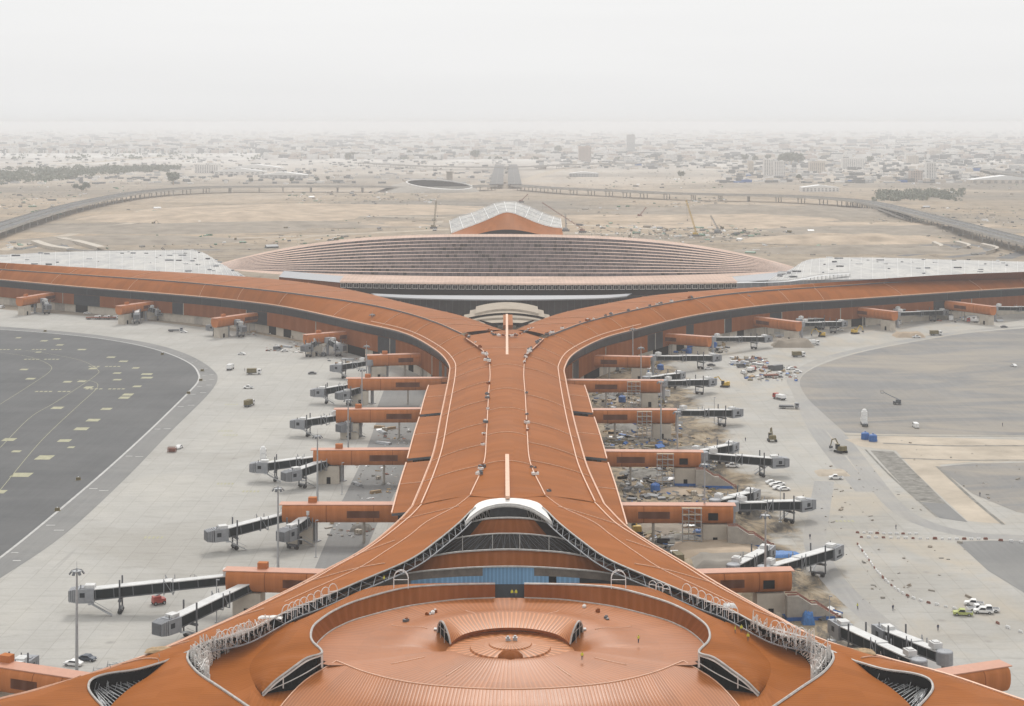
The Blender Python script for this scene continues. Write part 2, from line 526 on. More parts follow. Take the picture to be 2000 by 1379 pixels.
# centre band of the stem
SLc = [(905, 657, 27.7), (948, 690, 27.7), (957, 725, 27.7), (954, 775, 27.7), (950, 850, 27.7), (945, 905, 27.7), (918, 968, 27.6)]
SRc = [(1062, 661, 27.7), (1030, 694, 27.7), (1023, 725, 27.7), (1026, 775, 27.7), (1030, 850, 27.7), (1036, 905, 27.7), (1065, 968, 27.6)]
Cc_ = [(987, 646, 26.2), (988, 690, 28.6), (988, 740, 28.9), (988.5, 790, 28.9), (989, 855, 28.9), (990, 910, 28.9), (991, 970, 28.5)]
def at_y(c, y):
    for k in range(len(c) - 1):
        a, b = c[k], c[k + 1]
        if (a.y - y) * (b.y - y) <= 0 and abs(a.y - b.y) > 1e-9:
            return a.lerp(b, (y - a.y) / (b.y - a.y))
    return c[0] if abs(c[0].y - y) < abs(c[-1].y - y) else c[-1]
sl_, sr_, sc_ = cr(PL(SLc), 300), cr(PL(SRc), 300), cr(PL(Cc_), 300)
ytop, ybot = min(sl_[0].y, sr_[0].y) - 0.5, max(sl_[-1].y, sr_[-1].y) + 0.5
g = []
NY = 100
for i in range(NY + 1):
    y = ytop + (ybot - ytop) * i / NY
    a, b, c = at_y(sl_, y), at_y(sr_, y), at_y(sc_, y)
    row = []
    for j in range(15):
        t = j / 14
        q = a.lerp(b, t)
        h = c.z - (a.z + b.z) / 2
        q.z += h * (1 - (2 * t - 1) ** 2)
        row.append(q)
    g.append(row)
mb = MB(); mb.grid(g)
tipL, tipR = P(982, 645, 25), P(1008, 644, 25)
r0 = cr([sl_[0], sl_[0].lerp(tipL, .6), tipL, tipR, tipR.lerp(sr_[0], .4), sr_[0]], 15)
mb.grid([r0, [a.lerp(b, .5) + Vector((0, 0, .2)) for a, b in zip(r0, g[0])], g[0]])
for y in (740, 686, 624, 580, 535, 490):
    i = round((ytop - y) / (ytop - ybot) * NY)
    if 0 <= i <= NY: mb.tube(lift(g[i], 0.1), 0.15, 4, 1)
e_l, e_r = P(918, 968, 27.55), P(1065, 968, 27.55)
mb.grid([g[-1], cr([e_l, P(955, 971.5, 28.2), P(991, 973, 28.45), P(1027, 971.5, 28.2), e_r], 15)])
mb.build('crown_roof', [M['roof'], M['seam']], pier, smooth=True)
trim.tube(lift(column(g, 0), 0.1), 0.2, 4); trim.tube(lift(column(g, 14), 0.1), 0.2, 4)
st = MB()
for j in (0, 14):
    st.grid([[p + Vector((0, 0, -1.2)), p] for p in column(g, j)])
st.build('ridge_step', M['brown_wall'], pier)
# white spine fins
fin = MB()
for a, b in ((P(990, 618, 27.3), P(990.5, 706, 29.2)), (P(990.5, 889, 29.3), P(991.5, 972, 29.2))):
    L = (b - a)
    ang = math.atan2(L.y, L.x)
    mt = Matrix.Translation((a + b) / 2) @ Matrix.Rotation(ang, 4, 'Z')
    fin.box((0, 0, 0), (L.length, 1.15, 0.8), 0, mt)
fin.build('spine_fin', M['trim'], pier)
bz = MB()
bz.box((0, 0, 0), (5, 46, 2), 0, Matrix.Translation(P(992, 628, 24.5)))
bz.build('link_roof', M['roof'], pier)

# ---------------------------------------------------------------- node: outer shells
EO_L = [(805, 990, 22), (782, 1015, 22), (735, 1056, 22), (690, 1086, 22), (640, 1112, 22), (590, 1140, 22), (520, 1175, 22), (460, 1205, 22), (400, 1232, 22), (340, 1258, 22), (290, 1279, 22), (260, 1290, 22), (230, 1300, 22), (190, 1313, 22), (150, 1326, 22), (100, 1340, 22), (50, 1354, 22), (0, 1366, 22), (-70, 1386, 22)]
EO_R = [(1180, 985, 22), (1222, 1028, 22), (1265, 1058, 22), (1308, 1084, 22), (1352, 1110, 22), (1405, 1143, 22), (1470, 1180, 22), (1525, 1210, 22), (1580, 1240, 22), (1640, 1263, 22), (1690, 1277, 22), (1718, 1283, 22), (1750, 1292, 22), (1790, 1302, 22), (1828, 1312, 22), (1880, 1328, 22), (1935, 1347, 22), (1990, 1366, 22), (2060, 1388, 22)]
MO = [(991, 972, 28.5), (958, 976, 28.4), (925, 995, 28), (897, 1022, 27.6), (853, 1058, 27), (801, 1094, 26.5), (700, 1138, 25.7), (620, 1172, 25.3), (565, 1193, 25), (479, 1238, 24.5), (402, 1256, 24.2), (368, 1274, 24), (321, 1294, 23.5), (268, 1309, 23.2), (212, 1317, 23), (182, 1327, 23), (173, 1340, 23), (178, 1356, 23), (205, 1386, 23)]
edge = MB()
lowst = MB()
for EO, sgn in ((EO_L, -1), (EO_R, 1)):
    mo = PL(MO)
    if sgn > 0: mo = mir(mo)
    eo = PL(EO)
    mid = [a.lerp(b, 0.52) + Vector((0, 0, 0.7)) for a, b in zip(eo, mo)]
    mid[0] = P(918, 968, 27.2) if sgn < 0 else P(1065, 968, 27.2)
    m1 = P(893, 990, 27) if sgn < 0 else P(1092, 990, 27)
    mid[1] = mid[1].lerp(m1, 0.8)
    g = loft([eo, mid, mo], 120, 17)
    mb = MB(); mb.grid(g)
    mb.grid([[q + Vector((0, 7, -0.5)) for q in g[0]], g[0]])
    for i in (7, 20, 33, 47, 62, 78, 95): mb.tube(lift(g[i][0:13 - (i % 3) * 3], 0.12), 0.15, 4, 1)
    mb.build('outer_shell', [M['roof'], M['seam']], pier, smooth=True)
    trim.tube(lift(column(g, 0), 0.12), 0.28, 5)
    trim.tube([r[1].lerp(r[2], .28) + Vector((0, 0, .16)) for r in g[:74]], 0.2, 4)
    trim.tube(lift(column(g, 8)[:46], 0.1), 0.1, 4)
    ee = column(g, 0)
    fb = MB()
    fb.grid([[p, p + Vector((0, 0, -1.0))] for p in ee])
    wl = []
    for i, p in enumerate(ee):
        d = g[i][4] - p; d.z = 0; d.normalize()
        wl.append(p + d * 2.5)
    fb.grid([[p + Vector((0, 0, -1.0)), Vector((q.x, q.y, 20.5))] for p, q in zip(ee, wl)])
    fb.build('eave', M['dgrey'], pier)
    wb = MB()
    wb.grid([[Vector((q.x, q.y, 20.5)), Vector((q.x, q.y, 15.5))] for q in wl], 1)
    wb.grid([[Vector((q.x, q.y, 15.5)), Vector((q.x, q.y, 0))] for q in wl], 0)
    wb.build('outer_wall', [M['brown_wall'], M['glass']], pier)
    # steel edge along the mouth: two chords and a zigzag
    me_ = cr(mo[:13], 90)
    edge.tube(lift(me_, 0.2)[14:], 0.2, 5)
    low = [p + Vector((-sgn * -1.1 * -1, -1.0, -1.5)) for p in me_]
    lowst.tube(low[18:], 0.16, 4)
    for i in range(20, 88, 2):
        lowst.tube([me_[i], low[i + 1]], 0.09, 4); lowst.tube([low[i + 1], me_[i + 2 if i + 2 < 90 else 89]], 0.09, 4)
    e3 = cr(mo[12:], 40)
    edge.tube(lift(e3, 0.2), 0.24, 5)
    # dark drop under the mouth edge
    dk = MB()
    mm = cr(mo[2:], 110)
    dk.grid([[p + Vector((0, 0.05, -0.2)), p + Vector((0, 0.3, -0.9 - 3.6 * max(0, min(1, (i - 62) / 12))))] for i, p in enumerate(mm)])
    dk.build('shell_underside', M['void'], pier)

# broad pale apron over the mouth
ap_o = PL([(917, 1004, 27.9), (930, 985, 28.3), (948, 977, 28.6), (970, 973.5, 28.75), (991, 972.5, 28.8), (1014, 973.5, 28.75), (1037, 977, 28.6), (1056, 985, 28.3), (1070, 1004, 27.9)])
ap_i = PL([(908, 1019, 27.2), (922, 1006, 27.7), (944, 992, 28.0), (968, 985, 28.2), (991, 983, 28.2), (1014, 985, 28.2), (1038, 992, 28.0), (1062, 1006, 27.7), (1078, 1019, 27.2)])
g = loft([ap_o, ap_i], 41, 4)
mb = MB(); mb.grid(g); mb.grid([[p, p + Vector((0, 0, -0.7))] for p in column(g, 3)])
mb.build('mouth_apron', M['white_trim'], pier, smooth=False)
edge.tube(lift(column(g, 3), -0.8), 0.3, 5)

# ---------------------------------------------------------------- node: terraces inside the mouth
def band(top, bot, n=60):
    return [[a, b] for a, b in zip(cr(top, n), cr(bot, n))]
def PDL(pts, Y): return [PD(a, b, Y) for a, b in pts]
def ext(pts): return pts + [(1986 - x, y) for x, y in reversed(pts[:-1])]
t0t = ext([(900, 1027), (920, 1007), (944, 991), (968, 984), (993, 982)])
t0b = ext([(896, 1030), (918, 1024), (944, 1016), (968, 1013), (993, 1012)])
t1t = ext([(898, 1028), (925, 1018), (950, 1013), (972, 1011.5), (993, 1011)])
t1b = ext([(845, 1068), (885, 1054), (925, 1047), (965, 1043.5), (993, 1043)])
t2t = ext([(838, 1072), (885, 1053), (925, 1046), (965, 1042.5), (993, 1042)])
t2b = ext([(775, 1110), (822, 1094), (880, 1081), (940, 1076), (993, 1074.5)])
t3t = ext([(700, 1146), (775, 1112), (822, 1092), (880, 1080), (940, 1075), (993, 1073)])
t3b = ext([(630, 1182), (720, 1138), (800, 1118), (880, 1110), (940, 1106.5), (993, 1105.5)])
t4t = ext([(640, 1178), (720, 1139), (800, 1119), (880, 1111), (940, 1107.5), (993, 1106.5)])
t4b = ext([(640, 1196), (720, 1172), (800, 1156), (880, 1150), (940, 1149), (993, 1149)])
mb = MB(); mb.grid(band(PDL(t0t, 444), PDL(t0b, 443)))
mb.build('mouth_glazing', M['mouth_glass'], pier)
mb = MB()
for i in range(-9, 10):
    x = 993 + i * 8.5
    a, b = PD(x, 984 + abs(i) ** 1.9 * 0.42, 442.5), PD(x, 1012 + abs(i) ** 1.8 * 0.22, 442)
    mb.tube([a, b], 0.12, 4)
    if abs(i) > 3 and i < 9: mb.tube([a, PD(x + 8.5, 1013 + abs(i + 1) ** 1.8 * 0.22, 442)], 0.14, 4)
mb.box((0, 0, 0), (10, 0.2, 3.6), 1, Matrix.Translation(PD(993, 1000, 441.5)))
mb.build('mouth_truss', [M['white_trim'], M['dgrey']], pier)
mb = MB(); g = band(PDL(t1t, 432), PDL(t1b, 429)); mb.grid(g[13:47], 0); mb.grid(g[:14], 1); mb.grid(g[46:], 1)
mb.build('terrace_wall', [M['brown_wall'], M['mouth_glass']], pier)
edge.tube(PDL(t1t, 431.6), 0.25, 4)
mb = MB(); g = band(PDL(t2t, 418), PDL(t2b, 416)); mb.grid(g, 0)
for i in range(2, 58, 2):
    mb.tube([g[i][0] + Vector((0, -.2, 0)), g[i][1] + Vector((0, -.2, 0))], 0.09, 4, 1)
for i in range(16, 44, 4):
    mb.tube([g[i][1] + Vector((0, -.2, 0)), g[i + 2][0] + Vector((0, -.2, 0)), g[i + 4][1] + Vector((0, -.2, 0))], 0.08, 4, 1)
mb.build('terrace_glazing', [M['mouth_glass'], M['dgrey']], pier)
edge.tube(cr(PDL(t2t, 417.6), 40), 0.2, 4)
mb = MB(); g = band(PDL(t3t, 404), PDL(t3b, 401)); mb.grid(g, 0)
mb.build('terrace_wall', M['brown_wall'], pier)
edge.tube(cr(PDL(t3t, 403.5), 60), 0.24, 4)
for i in range(8, 53, 6):
    edge.tube([PDL([(0, 0)], 1)[0] * 0 + g[i][0] + Vector((0, -1, 0)), g[i][0] + Vector((0, -1, 4.2))], 0.12, 4)
M['bluesheet'] = roofmat('blue_protective_film', (0.16, 0.30, 0.46), 1.1, 0.35, 0.02, 0.35)
M['brownglass'] = plain('dusty_brown_glazing', (0.13, 0.105, 0.085), 0.4, 0, 0.35, 0.5)
mb = MB(); n = 80
tp, bt = cr(PDL(t4t, 392), n), cr(PDL(t4b, 391), n)
for i in range(n - 1):
    pxm = CX + (tp[i].x + tp[i + 1].x) / 2 * F / 392
    lay = 0 if 942 < pxm < 1045 else 1
    low_ = 0 if 805 < pxm < 1136 and not (1072 < pxm < 1086) else (2 if pxm > 1136 else 1)
    if 1072 < pxm < 1086: low_ = 3
    md = [tp[i].lerp(bt[i], 0.42), tp[i + 1].lerp(bt[i + 1], 0.42)]
    mb.quad(tp[i], tp[i + 1], md[1], md[0], lay, [(i, 0), (i + 1, 0), (i + 1, 1), (i, 1)])
    mb.quad(md[0], md[1], bt[i + 1], bt[i], low_, [(i, 0), (i + 1, 0), (i + 1, 1), (i, 1)])
mb.build('film_covered_glazing', [M['bluesheet'], M['brownglass'], M['glass'], M['void']], pier)
edge.tube(cr(PDL(t4t, 391.5), 60), 0.22, 4)
# dark recess behind the gap in the ring wall
mb = MB()
mb.quad(PD(962, 1141, 369.5), PD(1030, 1141, 369.5), PD(1030, 1172, 367.5), PD(962, 1172, 367.5))
mb.build('ring_gap_glazing', M['glass'], pier)

# ---------------------------------------------------------------- node: ring, bowl and dome
Lp = [(967, 1141, 27), (900, 1142, 27), (840, 1144.5, 27), (780, 1151, 27), (700, 1173, 27), (655, 1192, 27), (627, 1210, 27), (612, 1224, 27), (607, 1240, 27), (611, 1254, 27), (629, 1275, 27), (599, 1286, 26.3), (565, 1310, 24.6), (537, 1331, 22.9), (512, 1356, 20.7)]
RO = [(967, 1138, 26.4), (900, 1138.5, 26.4), (840, 1139.5, 26.3), (780, 1142, 26), (715, 1150, 25.4), (650, 1180, 24.5), (603, 1203, 24), (575, 1216, 23.8), (535, 1247, 22.8), (500, 1281, 21.5), (490, 1295, 21), (488, 1310, 20.8), (491, 1322, 20.7), (497, 1335, 20.6), (509, 1354, 20.5)]
BA = [(967, 1168, 23.9), (900, 1171, 23.9), (840, 1178, 23.9), (780, 1188, 23.9), (700, 1209, 23.9), (665, 1223, 23.9), (645, 1234, 23.9), (628, 1248, 23.9), (618, 1260, 23.9), (617, 1274, 23.9), (630, 1302, 24.1)]
CL = [(575, 1214, 23.3), (509, 1236, 22), (479, 1250, 21.5), (453, 1267, 21), (424, 1283, 20.5), (408, 1306, 20.2), (407, 1326, 20.2), (440, 1352, 20), (484, 1382, 20), (520, 1405, 20)]
CR_ = [(575, 1216, 23.8), (556, 1230, 23.3), (535, 1247, 22.8), (518, 1263, 22.1), (500, 1281, 21.5), (490, 1295, 21), (488, 1312, 20.8), (496, 1333, 20.6), (509, 1355, 20.5), (560, 1405, 20.3)]
BLu = [(321, 1294, 23.5), (290, 1320, 21.8), (255, 1343, 21.2), (222, 1372, 20.8), (200, 1402, 20.6)]
BLl = [(368, 1274, 24.0), (367, 1290, 24.3), (387, 1315, 24.5), (434, 1347, 24.5), (515, 1402, 24.5)]
def clipfloor(px, py): return P(px, py, 20.3)
hoop = []
truss_white = M['white_trim']
for sgn in (-1, 1):
    def Q(pts, z=None):
        r = PL(pts, z)
        return mir(r) if sgn > 0 else r
    lp, ro = Q(Lp), Q(RO)
    g = loft([ro, [a.lerp(b, 0.5) + Vector((0, 0, 0.7 if i > 5 else 0.1)) for i, (a, b) in enumerate(zip(ro, lp))], lp], 120, 13)
    mb = MB(); mb.grid(g)
    mb.build('ring_hood', M['roof'], pier, smooth=True)
    lipc = column(g, 12)
    cut = int(120 * 10 / 14)
    edge.tube(lift(lipc, 0.1), 0.24, 5)
    ba = cr(Q(BA), 90)
    li = cr(lp[:11], 90)
    mb = MB(); mb.grid([[a, b] for a, b in zip(li, ba)])
    mb.build('ring_wall', M['brown_wall'], pier, smooth=True)
    edge.tube(lift(ba[:-6], 0.1), 0.16, 4)
    # arched opening in the end of the hood
    arch = cr(lp[10:], 16)
    foot = cr(Q([(629, 1303, 24.0), (599, 1325, 22.7), (565, 1340, 21.6), (537, 1349, 21.0), (512, 1357, 20.5)]), 16)
    inn_ = Vector((-1.0 if sgn < 0 else 1.0, 1.0, -1.0))
    mb = MB()
    mb.grid([[a + inn_, b + inn_ + Vector((0, 0, -2.5))] for a, b in zip(arch, foot)])
    mb.grid([[a + Vector((0, 0, -.3)), a + inn_] for a in arch])
    mb.build('hood_shade_sheet', M['void'], pier)  # black sheet added to stand for the shade inside the open hood
    mb = MB()
    mb.tube([arch[0], foot[0]], 0.3, 4); mb.tube([arch[9], foot[9]], 0.16, 4)
    mb.tube(lift(arch, -0.45), 0.22, 4)
    mb.tube([a.lerp(b, 0.7) for a, b in zip(arch, foot)], 0.1, 4)
    mb.build('hood_frame', truss_white, pier)
    # floor under hood and dome
    mb = MB()
    mb.poly(Q([(490, 1335), (512, 1350), (560, 1318), (629, 1280), (700, 1290), (700, 1430), (480, 1430)], 20.3) if sgn < 0 else list(reversed(Q([(490, 1335), (512, 1350), (560, 1318), (629, 1280), (700, 1290), (700, 1430), (480, 1430)], 20.3))))
    mb.build('hood_floor', M['roof'], pier)
    # sunk shell between hood and crescent
    g = loft([Q(CL), Q(CR_)], 70, 12, bulge=-0.25)
    mb = MB(); mb.grid(g)
    mb.build('inner_shell', M['roof'], pier, smooth=True)
    # convex shell between the two crescents
    g = loft([Q(BLu), Q(BLl)], 50, 14, bulge=0.6)
    mb = MB(); mb.grid(g)
    mb.build('petal_shell', M['roof'], pier, smooth=True)
    edge.tube(lift(column(g, 13), 0.15), 0.26, 5)
    mb = MB()
    mb.grid([[p + Vector((0, 0, -.1)), p + Vector((0, 0.3, -4.6))] for p in column(g, 13)])
    cl = cr(Q(CL), 50)
    up = cr(Q(MO)[8:12], 50)
    pit_a = cr(Q([(565, 1195, 20.5), (479, 1242, 19.5), (402, 1262, 19.2), (372, 1278, 19), (370, 1292, 19), (387, 1317, 19), (412, 1334, 19)]), 50)
    pit_b = cr(Q([(575, 1214, 23), (509, 1236, 21.7), (479, 1250, 21.2), (453, 1267, 20.7), (424, 1283, 20.2), (408, 1306, 19.9), (407, 1326, 19.9)]), 50)
    mb.grid([[a, b] for a, b in zip(pit_a, pit_b)])
    ca = cr(Q([(321, 1294, 19.5), (268, 1309, 19), (212, 1319, 18.8), (180, 1332, 18.8), (172, 1345, 18.8), (178, 1360, 18.8), (205, 1400, 18.8)]), 50)
    cb = cr(Q(BLu), 50)
    mb.grid([[a, b + Vector((0, 0, -.3))] for a, b in zip(ca, cb)])
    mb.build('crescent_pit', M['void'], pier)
    # lattice of white scaffold in the crescents
    tr = MB()
    top = cr(Q([(520, 1218, 25.2), (479, 1240, 24.6), (440, 1250, 24.4), (402, 1258, 24.2), (376, 1274, 24), (372, 1286, 24), (390, 1312, 24.2), (408, 1326, 23)]), 34)
    bot = cr(Q([(530, 1228, 22.6), (483, 1247, 21.9), (457, 1264, 21.4), (430, 1279, 21), (414, 1296, 20.6), (409, 1308, 20.4), (408, 1320, 20.4), (410, 1330, 20.4)]), 34)
    for i in range(34):
        a, b = top[i], bot[i]
        for kk in range(4):
            t = rnd.random()
            p = a.lerp(b, t)
            hgt = 1.0 + 2.2 * rnd.random()
            tr.tube([p + Vector((0, 0, -1.0)), p + Vector((0, 0, hgt))], 0.09, 4)
            q = a.lerp(b, min(1, t + 0.3)) if i == 0 else top[i - 1].lerp(bot[i - 1], rnd.random())
            tr.tube([p + Vector((0, 0, hgt)), q + Vector((0, 0, rnd.random()))], 0.08, 4)
        tr.tube([lift([a], 0.2)[0], lift([b], 0.4)[0]], 0.1, 4)
    for t in (0.25, 0.5, 0.8):
        tr.tube([a.lerp(b, t) + Vector((0, 0, 1)) for a, b in zip(top, bot)], 0.1, 4)
    tr.build('crescent_scaffold', truss_white, pier)
    tr = MB()
    for i in range(2, 48, 1):
        a, b = ca[i] + Vector((0, 0, 2)), cb[i] + Vector((0, 0, -.4))
        p, q = a.lerp(b, rnd.random()), a.lerp(b, rnd.random())
        tr.tube([p, p + Vector((rnd.uniform(-.6, .6), 0, 2.0 * rnd.random()))], 0.07, 4)
        if i % 2: tr.tube([a, b], 0.08, 4)
        tr.tube([q, ca[min(i + 3, 49)] + Vector((0, 0, 1.6 + rnd.random()))], 0.07, 4)
    tr.build('crescent_framing', M['steel'], pier)
    # white hoops standing along the mouth edge
    ln = cr(Q([(560, 1212, 24.2), (600, 1194, 24.4), (650, 1170, 24.8)]), 8)
    hl = [(p, 2.2, 3.4) for p in ln]
    hl.append((Q([(783, 1150, 26.9)])[0], 3.2, 4.0))
    if sgn > 0:
        hl += [(p, 2.4, 3.6) for p in cr(Q([(478, 1246, 24.4), (428, 1260, 24.4)]), 5)]
        hl += [(p, 1.8, 1.8) for p in cr(Q([(716, 1150, 26), (690, 1158, 26)]), 3)]
    else:
        hl += [(p, 2.2, 3.0) for p in cr(Q([(486, 1242, 24.4), (430, 1262, 23.4)]), 6)]
    for p, wd, ht in hl:
        hb = MB()
        d = Vector((0.86, 0.5 * (1 if sgn < 0 else -1), 0)) if wd != 3.2 else Vector((1, 0, 0))
        arc = [p + d * (-wd / 2)] + [p + d * (math.cos(math.pi - math.pi * t / 8) * wd / 2) + Vector((0, 0, ht * (0.55 + 0.45 * math.sin(math.pi * t / 8)))) for t in range(9)] + [p + d * (wd / 2)]
        off = Vector((-d.y, d.x, 0)) * 0.9
        hb.tube(arc, 0.085, 4)
        if wd == 3.2: hb.tube([q + off for q in arc], 0.085, 4)
        for k in (1, 5, 9):
            if wd == 3.2: hb.tube([arc[k], arc[k] + off], 0.07, 4)
        hb.tube([p + d * (-wd / 2) + Vector((0, 0, ht * .5)), p + d * (wd / 2) + Vector((0, 0, ht * .5))], 0.08, 4)
        hb.build('hoop_frame', M['white'], pier)
    # dome edge wall
# bowl floor: polar sheet round the eye
CE = Vector((AX, 330, 25))
SEAM = [(657, 1291, 24.2), (720, 1315, 24.2), (800, 1333, 24.3), (900, 1343, 24.4), (996, 1346, 24.4), (1092, 1343, 24.4), (1192, 1333, 24.3), (1272, 1315, 24.2), (1335, 1291, 24.2)]
outer = cr(PL(SEAM), 60) + cr(mir(PL(BA)), 60)[::-1] + cr(PL(BA), 60)
tab = sorted((math.atan2(p.y - CE.y, p.x - CE.x), math.hypot(p.x - CE.x, p.y - CE.y), p.z) for p in outer)
tab = [(tab[-1][0] - 2 * math.pi, tab[-1][1], tab[-1][2])] + tab + [(tab[0][0] + 2 * math.pi, tab[0][1], tab[0][2])]
def outr(a):
    for k in range(len(tab) - 1):
        if tab[k][0] <= a <= tab[k + 1][0]:
            f = (a - tab[k][0]) / max(1e-9, tab[k + 1][0] - tab[k][0])
            return tab[k][1] + f * (tab[k + 1][1] - tab[k][1]), tab[k][2] + f * (tab[k + 1][2] - tab[k][2])
RI = 12.8
def rimz(a): return 24.9 - 1.35 * math.sin(a)
def sc(a, a0, wd):
    d = math.atan2(math.sin(a - a0), math.cos(a - a0))
    return math.exp(-(d / wd) ** 2)
g = []
NA = 180
for i in range(NA + 1):
    a = -math.pi + 2 * math.pi * i / NA
    ro_, zo = outr(max(-math.pi + 1e-6, min(math.pi - 1e-6, a)))
    row = []
    for j in range(19):
        t = j / 18
        r = RI + (ro_ - RI) * t ** 1.3
        e = 1 - (1 - t) ** 1.25
        z = rimz(a) + (zo - rimz(a)) * e
        # scoops under the ends of the raised lid
        rear = max(0.0, math.sin(a)) ** 0.6 if math.sin(a) > 0 else 0.0
        z += 1.25 * rear * math.exp(-((r - 21.6) / 4.2) ** 2)
        s = sc(a, R(174), 0.30) + sc(a, R(6), 0.30)
        z -= 2.0 * s * math.exp(-((r - RI) / 3.4) ** 2)
        row.append(Vector((CE.x + r * math.cos(a), CE.y + r * math.sin(a), z)))
    g.append(row)
mb = MB(); mb.grid(g)
for a in (0.55, 1.2, 1.95, 2.6, -0.45, -1.0, -2.15, -2.7):
    i = int((a + math.pi) / (2 * math.pi) * NA)
    mb.tube(lift(g[i][7:14], 0.03), 0.09, 4, 1)
g_eye = g
mb.build('bowl_floor', [M['roof_dome'], M['trim']], pier, smooth=True)
# lower front dome
D1 = [(588, 1336, 22.3), (690, 1364, 22.4), (785, 1380, 22.5), (890, 1389, 22.6), (996, 1391, 22.6), (1102, 1389, 22.6), (1207, 1380, 22.5), (1302, 1364, 22.4), (1404, 1336, 22.3)]
D2 = [(522, 1412, 19), (640, 1432, 19), (760, 1444, 19), (880, 1450, 19), (996, 1452, 19), (1112, 1450, 19), (1232, 1444, 19), (1352, 1432, 19), (1470, 1412, 19)]
g = loft([PL(SEAM), PL(D1), PL(D2)], 160, 12)
mb = MB(); mb.grid(g)
mb.build('front_dome', M['roof_dome'], pier, smooth=True)
trim.tube(lift(column(g, 0), 0.05), 0.13, 4)
mb = MB()
for i in (0, 159): mb.grid([[p, Vector((p.x, p.y, 19.5))] for p in g[i]])
mb.build('dome_side', M['brown_wall'], pier)
for i in (0, 159): trim.tube(lift(g[i], 0.05), 0.12, 4)

# eye: sunk disc, raised lid over the far half
eye = MB()
prof = [(RI + 0.1, 23.6), (11, 23.7), (8.2, 24.1), (8.0, 24.5), (5.2, 24.9), (4.4, 24.95), (4.2, 25.2), (2.4, 25.4), (1.2, 25.6), (0.3, 25.7)]
eye.lathe([(r, z - 25) for r, z in reversed(prof)], CE, 72)
eye.v = [Vector((v[0], v[1], v[2] - 0.035 * (v[1] - CE.y))) for v in eye.v]
eye.build('eye_disc', M['roof_lid'], pier)
ew = MB()
ew.grid([[r_[0], Vector((r_[0].x, r_[0].y, 22.6))] for r_ in g_eye])
ew.build('eye_rim', M['brown_wall'], pier, smooth=True)
lid = MB()
g = []
for i in range(121):
    row = []
    s_ = abs(2 * i / 120 - 1)
    e = max(0.0, (s_ - 0.62) / 0.38)
    e = e * e * (3 - 2 * e)
    for j in range(15):
        t = j / 14
        amin, amax = R(15 + 17 * t), R(165 - 17 * t)
        a = amin + (amax - amin) * i / 120
        r = 12.6 + (21.5 - 12.6) * t * (1 - 0.42 * e)
        base = 24.45 + (25.05 - 24.45) * t
        base = base * (1 - e) + (24.0 + 0.5 * t) * e
        z = base + (0.32 + 3.1 * e) * math.sin(math.pi * t) ** (0.8 - 0.15 * e)
        row.append(Vector((CE.x + r * math.cos(a), CE.y + r * math.sin(a), z)))
    g.append(row)
lid.grid(g)
lid.grid([[r[14], r[14] + Vector((0, 0, -0.7))] for r in g])
lid.build('eye_lid', M['roof_lid'], pier, smooth=True)
lw = MB()
lw.grid([[r[0], r[0] + Vector((0, 0, -0.55))] for r in g])
lw.grid([[r[0] + Vector((0, 0, -.5)), r[4] + Vector((0, 0, -.6)), Vector((r[8].x, r[8].y, 23.2))] for r in g[14:-14]], 0)
lw.build('eye_lid_edge', [M['brown_wall'], M['void']], pier)
for row, nx in ((g[0], g[3]), (g[-1], g[-4])):
    mb = MB()
    mb.grid([[q + Vector((0, 0, -.12)), Vector((q.x, q.y, 22.6))] for q in nx], 0)
    mb.tube(row, 0.2, 5, 1)
    mb.tube([q + Vector((0, .4, -.25)) for q in row], 0.12, 4, 1)
    for k in (5, 9): mb.tube([row[k], Vector((row[k].x, row[k].y, 23.2))], 0.1, 4, 1)
    mb.tube([row[2] + Vector((0, 0, -.2)), row[12] + Vector((0, 0, -.2))], 0.08, 4, 1)
    mb.box(row[14] + Vector((0, 1.2, .3)), (1.5, 1.0, .25), 2)
    mb.build('eye_opening', [M['void'], M['edge_grey'], M['offwhite']], pier)
ht = MB()
ht.lathe([(2.6, 0), (2.4, 1.0), (1.6, 1.7), (0.1, 2.0)], P(997, 1290, 25.2), 20)
ht.build('vent_cowl', M['brown_wall'], pier, smooth=True)
for (px, py) in ((992, 1250), (1006, 1249)):
    b = MB(); p = P(px, py, 25.75)
    b.box(p, (0.9, 0.9, 0.9)); b.box(p + Vector((0, 0, .6)), (.5, .5, .4))
    b.build('vent_box', M['steel'], pier)

trim.build('roof_trim', M['trim'], pier)
edge.build('mouth_edge_steel', M['edge_grey'], pier)
lowst.build('mouth_lower_chord', M['lgrey'], pier)

# ---------------------------------------------------------------- low wing roofs along the stem
for sgn in (-1, 1):
    spans = [(484, 556), (563, 642), (648, 720)] if sgn < 0 else [(470, 556), (563, 642), (652, 720)]
    for y0, y1 in spans:
        mb = MB()
        xo, xi = AX + sgn * (34 if sgn > 0 else 34.5), AX + sgn * 18
        gg = []
        for i in range(13):
            y = y0 + (y1 - y0) * i / 12
            z = 14.6 + 1.6 * math.sin(math.pi * i / 12) * 0.4
            gg.append([Vector((xo + (xi - xo) * j / 5, y, z + 1.2 * math.sin(j / 5 * 1.5))) for j in range(6)])
        mb.grid(gg, 0)
        for ed in (column(gg, 0), gg[0], gg[-1]):
            mb.grid([[p, p + Vector((0, 0, -0.8))] for p in ed], 1)
        mb.tube(lift(column(gg, 0), .1), 0.3, 4, 2)
        mb.tube(lift(gg[6], .08), 0.13, 4, 2)
        mb.build('wing_roof', [M['roof'], M['dgrey'], M['trim']], pier)
        wb = MB()
        wb.box((xo - sgn * 2.0, (y0 + y1) / 2, 11.7), (0.4, y1 - y0 - 2, 4.2), 1)
        wb.box((xo - sgn * 1.8, (y0 + y1) / 2, 4.8), (0.4, y1 - y0 - 2, 9.6), 0)
        wb.build('wing_wall', [M['cream'], M['glass']], pier)

